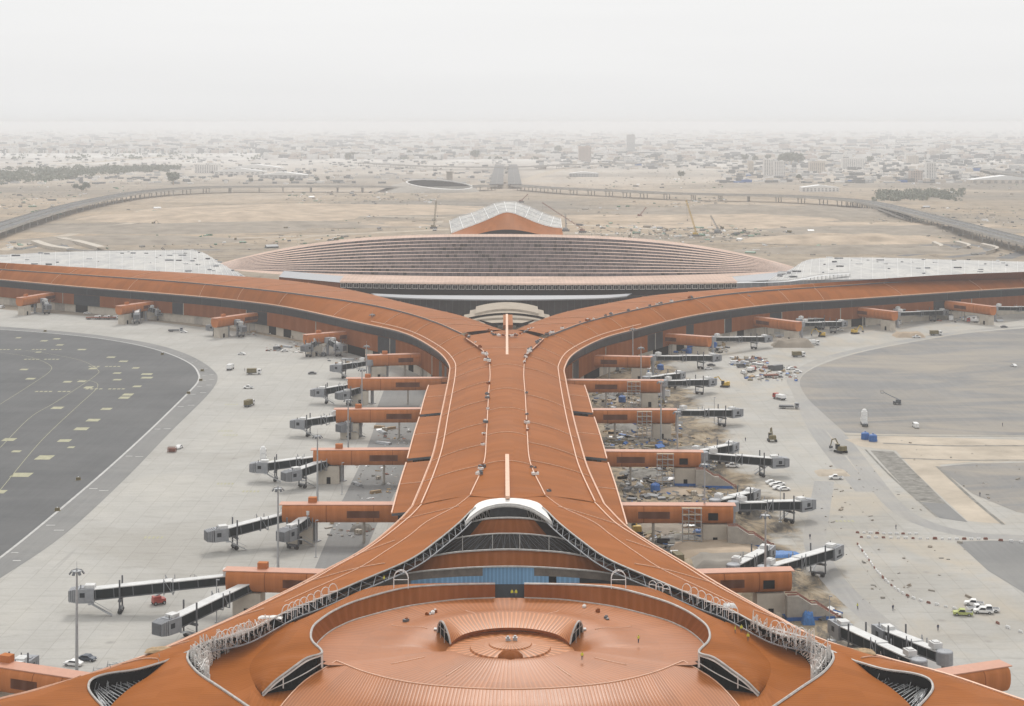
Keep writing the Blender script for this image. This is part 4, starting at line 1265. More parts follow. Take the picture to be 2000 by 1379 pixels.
# stepped beige roofs down in the fork
for k, (py, hw, z) in enumerate(((603, 62, 13), (611, 74, 11.5), (620, 86, 10), (630, 92, 8.6))):
    mb = MB()
    ar = [P(990 - hw + 2 * hw * i / 24, py + 9 * abs(2 * i / 24 - 1) ** 2, z) for i in range(25)]
    nx = [p + Vector((0, 34, 0.4)) for p in ar]
    mb.grid([[a, b] for a, b in zip(ar, nx)], 0)
    mb.grid([[a, a + Vector((0, 0.5, -1.8))] for a in ar], 1 if k % 2 else 2)
    mb.build('courtyard_roof', [M['beige_roof'], M['void'], M['cream']], hall)
for sx in (-1, 1):
    mb = MB()
    g = loft([[P(990 + sx * 18, 634, 9.5), P(990 + sx * 40, 628, 9.5), P(990 + sx * 62, 622, 9.5)], [P(990 + sx * 18, 640, 8), P(990 + sx * 40, 635, 8), P(990 + sx * 62, 627, 8)]], 10, 2)
    mb.grid(g); mb.build('slot_window', M['void'], hall)

# unfinished white roofs either side of the hall
def whiteroofmat():
    m, t, b = newmat('unfinished_white_roof')
    o = N(t, 'ShaderNodeTexCoord').outputs['Object']
    n1 = noisen(t, scaled(t, o, (0.05, 0.02, 1)), 1.0, 6, 0.7, 0.6)
    n2 = noisen(t, o, 0.22, 5, 0.75)
    c = ramp(t, n1, [(0.3, (0.28, 0.28, 0.29)), (0.46, (0.42, 0.415, 0.40)), (0.62, (0.52, 0.505, 0.475)), (0.75, (0.43, 0.40, 0.355))])
    c = mixc(t, 0.8, c, ramp(t, n2, [(0.30, (0.22, 0.22, 0.24)), (0.40, (0.8, 0.8, 0.8)), (0.6, (1, 1, 1))]), 'MULTIPLY')
    t.links.new(c, b.inputs['Base Color']); b.inputs['Roughness'].default_value = 0.7
    return m
M['whiteroof'] = whiteroofmat()
def unfinished(lab, back, front, z0, seed, nframes):
    rr = random.Random(seed)
    a, b = PL(back), PL(front)
    c0 = sum(a + b, Vector()) / len(a + b)
    th = thing('unfinished_roof', lab, 'roof', (c0.x, c0.y, 0), local=False)
    g = loft([a, b], 60, 10, bulge=1.5)
    mb = MB(); mb.grid(g)
    mb.build('roof_deck', M['whiteroof'], th)
    mb = MB()
    mb.grid([[p, Vector((p.x, p.y, 0))] for p in column(g, 9)]); mb.grid([[p, Vector((p.x, p.y, 0))] for p in g[0]]); mb.grid([[p, Vector((p.x, p.y, 0))] for p in g[-1]])
    mb.build('wall', M['lgrey'], th)
    fr_ = MB()
    for i in range(0, 60, 2):
        fr_.tube(lift(g[i], 0.25), 0.12, 4, 0)
    for k in range(nframes):
        i, j = rr.randrange(0, 59), rr.randrange(0, 9)
        p = g[i][j].lerp(g[i + 1][j], rr.random())
        s = rr.uniform(0.6, 1.8)
        fr_.box(p + Vector((0, 0, s * .35)), (s * rr.uniform(1.0, 4.5), s * .8, s * .6), rr.choice((1, 2, 2, 0)))
    fr_.build('purlins', [M['white'], M['dgrey'], M['lgrey'], M['rust']], th)
    return th
unfinished('white unclad roof deck with exposed purlins between the desert and the left arm',
           [(-80, 500, 22), (0, 498, 22), (120, 492, 22), (230, 490, 22), (320, 489, 22), (385, 490, 22), (425, 510, 22), (460, 534, 22)], [(-80, 516, 24), (0, 518, 24), (120, 524, 24), (230, 531, 24), (320, 536, 24), (390, 540, 24), (440, 545, 23), (490, 549, 22.5)], 24, 3, 60)
unfinished('white unclad roof deck with exposed purlins between the desert and the right arm',
           [(1545, 530, 22), (1585, 506, 22), (1700, 503, 22), (1850, 507, 22), (2000, 511, 22), (2080, 513, 22)], [(1500, 549, 22.5), (1580, 547, 23), (1700, 545, 24), (1850, 539, 24), (2000, 533, 24), (2080, 531, 24)], 24, 4, 60)
rm = thing('gantry_walkway', 'long grey steel walkway along the edge of the right white roof', 'walkway', (P(1600, 545, 0).x, P(1600, 545, 0).y, 0), local=False)
mb = MB(); a = cr(PL([(1440, 553, 24), (1540, 550, 25), (1600, 540, 26), (1660, 535, 26)]), 24)
mb.grid([[p, p + Vector((0, 5, 0))] for p in a])
for p in a: mb.tube([p, p + Vector((0, 0, -4))], 0.25, 4); 
mb.tube(lift(a, 1.3), 0.15, 4); mb.build('deck_frame', M['steel'], rm)

# far arched hall, half clad
arch_ = thing('arched_hall', 'saddle shaped hall with bare white roof and orange front arch beyond the stepped roof', 'hall', (P(990, 458, 20).x, P(990, 458, 20).y, 0), local=False)
Y0, Y1 = 1390, 1500
def ah(px, py, Y): return PD(px, py, Y)
fo = [ah(*q, Y0) for q in ((882, 456), (905, 447), (930, 438), (955, 428), (975, 419), (990, 415), (1006, 418), (1026, 426), (1050, 436), (1075, 443), (1097, 446))]
fi = [ah(*q, Y0 - 26) for q in ((882, 459), (905, 458), (930, 457.5), (950, 453), (970, 449.5), (990, 448.5), (1010, 449.5), (1032, 453), (1050, 457), (1075, 459), (1100, 460))]
bo = [ah(*q, Y1) for q in ((878, 432), (897, 424), (920, 417), (945, 407), (965, 399), (985, 395), (1008, 396), (1035, 405), (1060, 416), (1082, 424), (1095, 428))]
mb = MB(); mb.grid(loft([fo, fi], 41, 5)); mb.build('front_arch', M['roof'], arch_, smooth=True)
g = loft([fo, bo], 41, 10)
mb = MB(); mb.grid(g)
mb.build('roof_deck', M['whiteroof'], arch_, smooth=True)
mb = MB()
for i in range(0, 41, 4): mb.tube(lift(g[i], .5), 0.3, 4)
for j in (0, 3, 6, 9): mb.tube(lift(column(g, j), .6), 0.3, 4)
mb.build('purlins', M['white'], arch_)
mb = MB(); mb.grid([[p + Vector((0, 3, 0)), Vector((p.x, p.y + 3, 0))] for p in cr(fi, 41)])
mb.build('arch_opening', M['void'], arch_)
mb = MB()
for e in (g[0], g[-1]): mb.grid([[p, Vector((p.x, p.y, 0))] for p in e])
mb.build('side_wall', M['cream'], arch_)

# ================================================================ VIADUCTS
def viaduct(name, lab, pts, width, piers_every, z0=None, cat='viaduct', skip=()):
    a = cr(pts, 140)
    c0 = a[70]
    th = thing(name, lab, cat, (c0.x, c0.y, 0), local=False)
    n = len(a)
    L, Rr = [], []
    for i, p in enumerate(a):
        d = a[min(i + 1, n - 1)] - a[max(i - 1, 0)]; d.z = 0; d.normalize()
        q = Vector((-d.y, d.x, 0)) * width / 2
        L.append(p + q); Rr.append(p - q)
    mb = MB()
    mb.grid([[l, r] for l, r in zip(L, Rr)], 0)
    for s, o in ((L, 1), (Rr, -1)):
        mb.grid([[p + Vector((0, 0, -1.8)), p + Vector((0, 0, 0))] for p in s], 1)
    mb.grid([[r + Vector((0, 0, -1.8)), l + Vector((0, 0, -1.8))] for l, r in zip(L, Rr)], 1)
    mb.build('deck', [M['deck'], M['parapet']], th)
    pm = MB()
    for s in (L, Rr, a):
        ss = s
        pm.grid([[p + Vector((0, 0, 0)), p + Vector((0, 0, 1.1))] for p in ss])
        pm.grid([[p + Vector((0.35, 0.3, 1.1)), p + Vector((0, 0, 1.1))] for p in ss])
    pm.build('parapet', M['parapet'], th)
    acc, last, cnt = 0, -1e9, 0
    for i in range(1, n):
        acc += (a[i] - a[i - 1]).length
        if acc - last >= piers_every and a[i].z > 3 and cnt < 95:
            last = acc; cnt += 1
            pb = MB()
            for t in (0.2, 0.5, 0.8):
                p = L[i].lerp(Rr[i], t)
                pb.tube([Vector((p.x, p.y, 0)), Vector((p.x, p.y, p.z - 2.6))], 0.85, 6)
            p = (L[i] + Rr[i]) / 2
            d = (Rr[i] - L[i]); 
            mt = Matrix.Translation(Vector((p.x, p.y, p.z - 2.2))) @ Matrix.Rotation(math.atan2(d.y, d.x), 4, 'Z')
            pb.box((0, 0, 0), (d.length * 0.8, 1.8, 1.0), 0, mt)
            pb.build('pier_bent', M['parapet'], th)
    return th
vl = [P(*q) for q in ((-120, 485, 10), (0, 443, 10), (60, 424, 10), (130, 404, 10), (200, 388, 10), (270, 376, 10.5), (340, 369, 11), (430, 365, 11), (560, 364, 11), (680, 364, 11), (760, 364.5, 10), (870, 366, 9), (960, 362, 9))]
viaduct('road_viaduct', 'curved grey road viaduct on many columns sweeping in from the left edge', vl, 30, 44)
vr = [P(*q) for q in ((1010, 362, 9), (1100, 368, 10), (1200, 372, 11), (1300, 377, 11), (1420, 380, 11), (1520, 382, 11), (1620, 387, 11), (1690, 394, 11), (1740, 404, 11), (1800, 419, 11), (1880, 439, 11), (1960, 460, 11), (2100, 495, 11))]
viaduct('road_viaduct', 'curved grey road viaduct on columns running out to the right edge', vr, 26, 44)
viaduct('ramp_viaduct', 'short pale ramp dropping off the right viaduct to the sand', [P(*q) for q in ((1660, 389, 10), (1700, 399, 9), (1735, 411, 6), (1765, 423, 2), (1785, 431, 0.3))], 14, 30, cat='ramp')
for sd_, x0_ in (('left', -14), ('right', 15)):
    viaduct('ramp_viaduct', f'{sd_} carriageway of the straight double ramp rising behind the viaducts', [P(*q) for q in ((987 + x0_ * 1.25, 360, 9), (987 + x0_ * 1.15, 350, 8.6), (987.5 + x0_ * 1.05, 338, 7), (988 + x0_ * .95, 328, 4), (988 + x0_ * .9, 321, 1))], 27, 900, cat='ramp')
viaduct('motorway_bridge', 'faint distant motorway bridge crossing the haze behind the double ramp', [P(*q) for q in ((700, 318, 8), (850, 325, 8), (1000, 326, 9), (1100, 322, 10), (1200, 319, 10), (1330, 318, 8))], 26, 110, cat='bridge')
viaduct('elevated_road', 'hazy elevated road at the far right edge behind the sheds', [P(*q) for q in ((1925, 331, 8), (1970, 338, 10), (2040, 349, 10), (2120, 360, 10))], 30, 60, cat='elevated road')

# tilted oval building and its tower
ov = thing('oval_pavilion', 'low oval domed building with a tilted dark oculus beside the viaduct', 'building', P(848, 374, 0), local=False)
oc = Vector(ov['org'])
mb = MB(); rows = []
for i in range(41):
    a = 2 * math.pi * i / 40
    top = oc + Vector((10 + 62 * math.cos(a), 60 * math.sin(a), 8 + 10 * (0.5 - 0.5 * math.cos(a)) + 6 * math.sin(a)))
    bot = oc + Vector((-12 + 98 * math.cos(a), 72 * math.sin(a), 0))
    rows.append([bot, bot.lerp(top, 0.5) + Vector((0, 0, 2.2)), top])
mb.grid(rows); mb.build('shell', M['concrete'], ov, smooth=True)
mb = MB(); mb.tube(column(rows, 2), 1.6, 5); mb.build('oculus_rim', M['white_trim'], ov)
mb = MB(); mb.poly([p + Vector((0, 0, -1.5)) for p in column(rows, 2)[:-1]]); mb.build('oculus', M['void'], ov)
mt_ = thing('stair_tower', 'slim brown tower standing behind the oval building', 'tower', P(878, 371, 0))
mb = MB(); mb.lathe([(6, 0), (6, 34), (7, 34.2), (7, 36), (0.1, 37)], n=16); mb.build('shaft', M['concrete'], mt_, smooth=False)

# ================================================================ CRANES
def crane(lab, px, py, tx, ty, col, lattice=True):
    b0 = P(px, py, 0)
    tip = PD(tx, ty, b0.y)
    th = thing('mobile_crane', lab, 'crane', b0, local=False, group='cranes on the building site')
    mb = MB(); mb.box(b0 + Vector((0, 0, 1.6)), (9, 3.4, 1.8), 1)
    for k in (-3.2, -1.2, 1.2, 3.2): mb.tube([b0 + Vector((k, -1.9, .7)), b0 + Vector((k, 1.9, .7))], 0.75, 8, 1)
    mb.build('carrier', [M['yellow'], M['dgrey']], th)
    mb = MB(); mb.box(b0 + Vector((-1.5, 0, 3.6)), (4, 3, 2.2)); mb.box(b0 + Vector((1.6, -.8, 3.4)), (1.6, 1.4, 1.9)); mb.build('cab', col, th)
    mb = MB()
    s = b0 + Vector((0.5, 0, 4.2))
    n = 16
    pts = [s.lerp(tip, i / n) for i in range(n + 1)]
    for off in (Vector((-.8, 0, 0)), Vector((.8, 0, 0)), Vector((0, 0.9, .6))):
        mb.tube([p + off for p in pts], 0.26, 4)
    for i in range(n):
        mb.tube([pts[i] + Vector((-.8, 0, 0)), pts[i + 1] + Vector((.8, 0, 0))], 0.16, 4)
    mb.build('boom', col, th)
    mb = MB(); mb.tube([tip, Vector((tip.x + 1.5, tip.y, tip.z * .45))], 0.09, 4); mb.box((tip.x + 1.5, tip.y, tip.z * .45), (1, .8, 1.4)); mb.build('hook', M['dgrey'], th)
crane('tall yellow brown crane with steep boom left of the arched hall', 847, 447, 852, 392, M['olive'])
crane('red crane with long low boom leaning left over the right end of the arched hall', 1138, 455, 1059, 396, M['rust'])
crane('olive crane with steep boom leaning left on the desert right of the hall', 1359, 462, 1340, 391, M['yellow'])
crane('small pale crane just right of the steep olive one', 1402, 456, 1388, 421, M['lgrey'])
crane('dark crane with boom leaning left over the left white roof', 348, 527, 316, 484, M['dgrey'])
crane('small rusty crane with short boom behind the top of the arched hall', 1018, 396, 1031, 379, M['rust'])
crane('thin pale crane with upright boom right beside the arched hall', 1105, 452, 1104, 418, M['lgrey'])
crane('low crane with short boom on the right building pad beyond the viaduct ramp', 1250, 425, 1262, 405, M['rust'])

# ================================================================ BOARDING TUBES
ORD = ['nearest', 'second', 'third', 'fourth', 'fifth', 'sixth', 'seventh', 'eighth', 'ninth', 'tenth', 'farthest']
tube_at = {}
def boarding_tube(side, idx, pa, pb, lab, wdt=6.0, scaff=False, stairs=False):
    """pa outer end, pb end at the building (px,py of the top), z = 12"""
    a, b = P(*pa, 12.0), P(*pb, 12.0)
    d = (b - a); L = d.length
    rz = math.atan2(d.y, d.x)
    th = thing('boarding_tube', lab, 'boarding tube', (a.x, a.y, 0), rz, group='orange boarding tubes along the pier')
    tube_at[(side, idx)] = (th, a, b)
    hw = wdt / 2
    fs = -1 if side == 'L' else 1          # local side that looks towards the tower
    def flip(mb):
        if fs > 0:
            mb.v = [Vector((v[0], -v[1], v[2])) for v in mb.v]; mb.f = [tuple(reversed(f)) for f in mb.f]; mb.uv = [list(reversed(u)) for u in mb.uv]
        return mb
    # rounded section, y across
    sec = [(-hw + 1.5, 12.1), (-hw + 0.75, 11.9), (-hw + 0.28, 11.4), (-hw + 0.05, 10.6), (-hw, 9.6), (-hw + 0.12, 8.6), (-hw + 0.5, 7.6), (-hw + 1.1, 6.9), (-hw + 1.9, 6.5)]
    sec = sec + [(-y, z) for y, z in reversed(sec)]
    mb = MB()
    n = max(2, int(L / 3.2))
    mb.grid([[Vector((L * i / n, y, z)) for y, z in sec] for i in range(n + 1)])
    for x in (0, L): mb.poly([Vector((x, y, z)) for y, z in (sec if x else sec[::-1])])
    rg = mb
    for x in (L * 0.3, L * 0.62, L * 0.86):
        rg.grid([[Vector((x - .12, y * 1.012, 9.2 + (z - 9.2) * 1.012)) for y, z in sec[:-1]], [Vector((x + .12, y * 1.012, 9.2 + (z - 9.2) * 1.012)) for y, z in sec[:-1]]], 1)
    mb.build('tube_body', [M['tube'], M['brown_wall']], th, smooth=True)
    mb = MB(); mb.box((L / 2 - .4, 0, 12.12), (L + 1.2, wdt - 1.6, 0.22))
    mb.build('tube_roof', M['tube_top'], th)
    for s in (-1, 1):
        for x0, x1 in ((0.44, 0.66), (0.86, 0.97)):
            mb = MB(); mb.box((L * (x0 + x1) / 2, s * (hw + 0.02), 9.4), (L * (x1 - x0), 0.14, 2.1)); mb.build('louvre_panel', M['louvre'], th)
    mb = MB(); mb.box((5.5, 0, 3.2), (7.5, wdt - 1.2, 6.4), 0); mb.box((5.5, -(wdt - 1.2) / 2 - 0.03, 1.3), (1.4, 0.1, 2.4), 1); mb.box((5.5, (wdt - 1.2) / 2 + 0.03, 1.3), (1.4, 0.1, 2.4), 1)
    if stairs: mb.box((5.5, 0, 0.5), (7.7, wdt - 1.0, 1.0), 2)
    mb.build('support_base', [M['cream'], M['void'], M['blue']], th)
    for x in (L * 0.55, L * 0.8):
        mb = MB(); mb.tube([(x, -1.2, 0), (x, -1.2, 6.4)], 0.4, 6); mb.tube([(x, 1.2, 0), (x, 1.2, 6.4)], 0.4, 6); mb.build('support_leg', M['concrete'], th)
    if stairs:
        # enclosed stair down to the apron, outward
        mb = MB()
        prof = [(2.0, 0), (2.0, 6.4), (-1.0, 6.4), (-4.5, 4.1), (-6.0, 4.1), (-11.5, 0.5), (-11.5, 0)]
        mb.prism([(x, z) for x, z in prof], -hw - 2.6, -hw - 0.4, 0)
        mb.prism([(2.02, 0.0), (2.02, 1.0), (-10.6, 1.0), (-11.4, 0.0)], -hw - 2.66, -hw - 0.34, 1)
        flip(mb).build('stair_wall', [M['concrete'], M['blue']], th)
        mb = MB()
        for y in (-hw - 2.6, -hw - 0.4):
            mb.tube([(2, y, 6.9), (-1, y, 6.9), (-4.5, y, 4.6), (-6, y, 4.6), (-11.5, y, 1.0), (-12.2, y, 1.0), (-12.2, y, 0)], 0.22, 4)
        for k in range(9): mb.box((-6.3 - k * 0.6, -hw - 1.5, 3.9 - k * 0.4), (0.6, 2.0, 0.12))
        flip(mb).build('stair_rail', M['rust'], th)
        mb = MB(); mb.box((6.2, -hw - .06, 9.0), (3.0, 0.2, 2.2)); flip(mb).build('door_opening', M['void'], th)
    if scaff:
        mb = MB()
        for i in range(4):
            for y in (-hw - 2.2, -hw - 0.5):
                mb.tube([(10 + i * 1.9, y, 0), (10 + i * 1.9, y, 12)], 0.1, 4)
        for z in (2, 4, 6, 8, 10, 12):
            for y in (-hw - 2.2, -hw - 0.5): mb.tube([(9.7, y, z), (16, y, z)], 0.08, 4)
            mb.box((12.8, -hw - 1.35, z), (6, 1.6, 0.1), 1)
            mb.tube([(10, -hw - 2.2, z - 2), (15.7, -hw - 2.2, z)], 0.07, 4)
        sc = flip(mb).build('scaffold_tower', [M['steel'], M['wood']], th)
    if side == 'L':
        mb = MB(); mb.box((9, 1.4, 12.9), (2.6, 1.9, 1.7)); mb.build('roof_plant', M['tube'], th)
    return th
TL = [((-60, 1288), (168, 1322)), ((446, 1112), (700, 1119)), ((553, 984), (840, 984)), ((613, 878), (862, 877)), ((657, 799), (880, 798)), ((680, 739), (892, 738)), ((718, 694), (850, 690)), ((597, 654), (735, 642)), ((419, 622), (535, 606)), ((232, 598), (325, 585)), ((38, 582), (135, 566))]
TR = [((1957, 1297), (1790, 1322)), ((1541, 1112), (1330, 1118)), ((1430, 986), (1150, 985)), ((1368, 882), (1120, 880)), ((1318, 800), (1105, 800)), ((1292, 743), (1095, 742)), ((1270, 697), (1125, 694)), ((1386, 658), (1250, 648)), ((1560, 629), (1445, 615)), ((1748, 609), (1640, 596)), ((1940, 599), (1835, 586))]
for i, (a, b) in enumerate(TL):
    boarding_tube('L', i, a, b, f'orange boarding tube left of the pier, {ORD[i]} in the row from the viewer')
for i, (a, b) in enumerate(TR):
    boarding_tube('R', i, a, b, f'orange boarding tube right of the pier, {ORD[i]} in the row from the viewer', scaff=i in (2, 3, 4, 5), stairs=i in (1, 2, 3))

# ================================================================ JET BRIDGES
def jet_bridge(lab, root, tipp, zr=8.6, zt=4.9, gap=0.0, bend=None):
    a, b = P(*root, zr), P(*tipp, zt)
    d = b - a; L = math.hypot(d.x, d.y)
    rz = math.atan2(d.y, d.x)
    th = thing('jet_bridge', lab, 'jet bridge', (a.x, a.y, 0), rz, group='jet bridges on the apron')
    def mat_(x): return zr + (zt - zr) * x / L
    mb = MB(); mb.tube([(0, 0, 0), (0, 0, zr - 1.6)], 0.75, 8); mb.box((0, 0, .15), (2.6, 2.6, .3)); mb.build('rotunda_column', M['lgrey'], th)
    mb = MB(); mb.lathe([(0.1, -1.5), (1.9, -1.5), (1.9, 1.3), (1.7, 1.5), (0.1, 1.6)], (0, 0, zr), 14); mb.build('rotunda', M['lgrey'], th)
    # two telescoping tunnels
    def tun(x0, x1, hw, hh, nm):
        p0, p1 = Vector((x0, 0, mat_(x0))), Vector((x1, 0, mat_(x1)))
        ang = math.atan2(p1.z - p0.z, x1 - x0)
        ln = (p1 - p0).length
        mt = Matrix.Translation((p0 + p1) / 2) @ Matrix.Rotation(-ang, 4, 'Y')
        t = MB()
        t.box((0, 0, -0.1), (ln, hw * 2, hh * 2 - 0.5), 0, mt)
        t.box((0, 0, hh - 0.18), (ln, hw * 2 + 0.16, 0.24), 1, mt)
        t.box((0, 0, -hh + 0.1), (ln, hw * 2 + 0.2, 0.3), 2, mt)
        k = max(3, int(ln / 5))
        for i in range(k + 1):
            x = -ln / 2 + ln * i / k
            x = max(-ln / 2 + .25, min(ln / 2 - .25, x))
            t.box((x, 0, 0), (0.22, hw * 2 + 0.14, hh * 2 - .5), 2, mt)
        o = t.build(nm, [M['tunnel_glass'], M['offwhite'], M['dgrey']], th)
        return mt, ln
    xe = L - 4.6
    tun(1.6, xe * 0.56, 1.25, 1.25, 'inner_tunnel')
    tun(xe * 0.48, xe, 1.5, 1.5, 'outer_tunnel')
    # joint frame in the middle
    xm = xe * 0.5
    mb = MB()
    for s in (-1, 1):
        for dx in (-1.2, 1.2): mb.tube([(xm + dx, s * 2.0, mat_(xm) - 2.0), (xm + dx, s * 2.0, mat_(xm) + 2.3)], 0.14, 4)
        mb.tube([(xm - 1.2, s * 2, mat_(xm) - 1.9), (xm + 1.2, s * 2, mat_(xm) + 2.0)], 0.09, 4)
    for dx in (-1.2, 1.2): mb.tube([(xm + dx, -2.0, mat_(xm) - 2.0), (xm + dx, 2.0, mat_(xm) - 2.0)], 0.14, 4)
    mb.build('joint_frame', M['lgrey'], th)
    # cabin
    mb = MB()
    mb.box((L - 2.3, 0, zt + 0.1), (4.4, 4.0, 3.7), 0)
    mb.box((L - 3.2, 0, zt + 2.35), (2.6, 2.4, 0.9), 1); mb.box((L - 1.2, 0, zt + 2.0), (1.2, 3.0, 0.3), 0); mb.box((L - 1.6, -2.03, zt - .8), (3.4, 0.1, 0.5), 2); mb.tube([(L - 1.0, 1.2, zt + 1.9), (L - 1.0, 1.2, zt + 3.0)], 0.12, 5, 2)
    mb.box((L - 1.5, -2.03, zt + 0.4), (1.3, 0.1, 1.2), 2); mb.box((L - 1.5, 2.03, zt + 0.4), (1.3, 0.1, 1.2), 2)
    mb.build('cabin', [M['lgrey'], M['offwhite'], M['glass']], th)
    mb = MB()
    for k in range(4):
        mb.box((L + 0.35 + k * 0.5, 0, zt + 0.1), (0.34, 3.9 - 0.12 * k, 3.6 - 0.16 * k), 0)
        mb.box((L + 0.6 + k * 0.5, 0, zt + 0.1), (0.2, 3.5 - 0.12 * k, 3.2 - 0.16 * k), 1)
    mb.build('bellows', [M['lgrey'], M['dgrey']], th)
    mb = MB(); mb.box((3.8, 0.2, mat_(3.8) + 2.2), (2.6, 2.2, 1.3)); mb.box((3.8, 0.2, mat_(3.8) + 2.95), (1.6, 1.4, .3)); mb.build('air_unit', M['offwhite'], th)
    # drive legs with wheels
    xd = L * 0.74
    mb = MB()
    for s in (-1, 1): mb.tube([(xd, s * 2.3, 1.0), (xd, s * 2.3, mat_(xd) + 3.4)], 0.24, 6)
    mb.box((xd, 0, mat_(xd) - 2.2), (0.8, 5.0, 0.5)); mb.box((xd, 0, 1.1), (1.0, 3.4, 0.6))
    dl = mb.build('drive_leg', M['dgrey'], th)
    for s in (-1, 1):
        wb = MB(); wb.tube([(xd, s * 1.0, 0.65), (xd, s * 1.9, 0.65)], 0.65, 10)
        wo = wb.build('wheel', M['black'], th); wo.parent = dl
    # service stair under the cabin
    mb = MB()
    mb.tube([(L - 4.4, 2.9, zt - 1.6), (L - 9.5, 2.9, 0.3)], 0.16, 4); mb.tube([(L - 4.4, 3.8, zt - 1.6), (L - 9.5, 3.8, 0.3)], 0.16, 4)
    mb.tube([(L - 4.4, 3.8, zt - .5), (L - 9.5, 3.8, 1.4)], 0.08, 4)
    for k in range(10):
        t = (k + .5) / 10
        mb.box((L - 4.4 - 5.1 * t, 3.35, zt - 1.6 - (zt - 1.9) * t), (0.4, 0.9, 0.06))
    mb.box((L - 4.0, 3.2, zt - 1.6), (1.4, 1.4, .12))
    mb.build('service_stair', M['steel'], th)
    return th
JB = [
 ('L', 0, 'front', (-20, 1318), (55, 1298)), ('L', 1, 'rear', (474, 1128), (152, 1162)), ('L', 1, 'front', (513, 1132), (318, 1226)),
 ('L', 2, 'rear', (580, 1003), (415, 1046)), ('L', 2, 'front', (616, 1003), (556, 1046)), ('L', 3, 'rear', (648, 893), (500, 913)), ('L', 3, 'front', (668, 893), (563, 930)),
 ('L', 4, 'rear', (672, 814), (578, 828)), ('L', 4, 'front', (704, 812), (668, 836)), ('L', 5, 'rear', (700, 752), (616, 767)), ('L', 5, 'front', (727, 752), (665, 773)),
 ('L', 6, 'rear', (722, 708), (654, 719)), ('L', 6, 'front', (756, 706), (730, 719)), ('L', 7, 'left', (622, 664), (596, 681)), ('L', 7, 'right', (640, 664), (668, 680)),
 ('L', 8, 'left', (446, 629), (410, 640)), ('L', 8, 'right', (464, 629), (474, 643)), ('L', 9, 'left', (268, 602), (267, 619)), ('L', 9, 'right', (285, 601), (316, 611)),
 ('L', 10, 'left', (68, 587), (44, 600)), ('L', 10, 'right', (84, 587), (94, 600)),
 ('R', 0, 'rear', (1845, 1284), (1722, 1236)), ('R', 0, 'front', (1795, 1300), (1636, 1226)), ('R', 1, 'rear', (1432, 1112), (1500, 1078)), ('R', 1, 'front', (1492, 1116), (1632, 1076)),
 ('R', 2, 'rear', (1396, 984), (1472, 966)), ('R', 2, 'front', (1432, 988), (1578, 985)), ('R', 3, 'rear', (1352, 888), (1432, 873)), ('R', 3, 'front', (1374, 890), (1528, 903)),
 ('R', 4, 'front', (1322, 806), (1440, 806)), ('R', 5, 'front', (1296, 748), (1390, 746)), ('R', 5, 'rear', (1262, 741), (1330, 733)), ('R', 6, 'front', (1275, 699), (1400, 699)),
 ('R', 7, 'front', (1392, 662), (1500, 662)), ('R', 8, 'front', (1566, 633), (1648, 632)), ('R', 8, 'rear', (1560, 627), (1618, 625)), ('R', 9, 'front', (1753, 613), (1845, 610)), ('R', 9, 'rear', (1750, 608), (1808, 604)), ('R', 10, 'front', (1944, 602), (2040, 603))]
for side, i, which, r_, t_ in JB:
    sd_ = 'left' if side == 'L' else 'right'
    w_ = {'front': 'the nearer bridge', 'rear': 'the farther bridge', 'left': 'the left bridge', 'right': 'the right bridge'}[which]
    jet_bridge(f'grey dark-sided jet bridge, {w_} on the {ORD[i]} tube of the {sd_} side', r_, t_)

# ================================================================ LIGHT MASTS
def mast_proto():
    th = thing('light_mast', 'x', 'light mast', (0, 0, 0), group='floodlight masts on the apron')
    mb = MB(); mb.tube([(0, 0, 0), (0, 0, 25)], 0.42, 8, 0, 0.2); mb.lathe([(0.8, 0), (0.8, 0.3), (0.45, 0.5)], n=10); mb.build('pole', M['steel'], th)
    mb = MB(); mb.lathe([(1.3, 24.2), (1.35, 24.3), (1.3, 24.45)], n=12); mb.lathe([(0.05, 24.3), (1.3, 24.3)], n=4); mb.tube([(0, 0, 25), (0, 0, 26.6)], 0.05, 4); mb.build('head_ring', M['steel'], th)
    for k in range(7):
        a = 2 * math.pi * k / 7
        mb = MB()
        mt = Matrix.Translation((1.55 * math.cos(a), 1.55 * math.sin(a), 23.9)) @ Matrix.Rotation(a, 4, 'Z') @ Matrix.Rotation(R(50), 4, 'Y')
        mb.box((0, 0, 0), (0.75, 0.65, 0.22), 0, mt); mb.box((0, 0, -0.13), (0.6, 0.5, 0.05), 1, mt)
        mb.build('floodlight', [M['dgrey'], M['white']], th)
    return th
mast0 = mast_proto()
ML = [(150, 1316, 'nearest mast, tall at the lower left beside the parked cars'), (543, 1118, 'mast rising behind the second left tube'), (620, 992, 'mast rising behind the third left tube'), (680, 905, 'mast rising behind the fourth left tube'), (707, 832, 'mast rising behind the fifth left tube'), (716, 776, 'mast at the sixth left tube with bridges beside it'), (727, 700, 'mast against the orange wall left of the fork'), (569, 655, 'mast left of the seventh left tube'), (416, 624, 'mast beside the eighth left tube'), (221, 605, 'mast beside the ninth left tube'), (30, 588, 'leftmost distant mast at the photo edge'),
      (1495, 1182, 'tall mast in front of the nearest big right tube'), (1376, 1060, 'mast rising at the scaffold of the third right tube'), (1323, 934, 'mast at the scaffold of the fourth right tube'), (1291, 862, 'mast at the fifth right tube'), (1252, 780, 'mast at the sixth right tube'), (1236, 735, 'mast behind the seventh right tube'), (1330, 678, 'mast against the right arm by the eighth tube'), (1461, 655, 'mast in front of the right arm glazing'), (1690, 626, 'mast beside the ninth right tube'), (1887, 613, 'rightmost distant mast by the last tube')]
for k, (px, py, lb) in enumerate(ML):
    p = P(px, py, 0)
    m_ = mast0 if k == 0 else copy_tree(mast0)
    m_.location = p
    m_['label'] = 'grey floodlight ' + lb
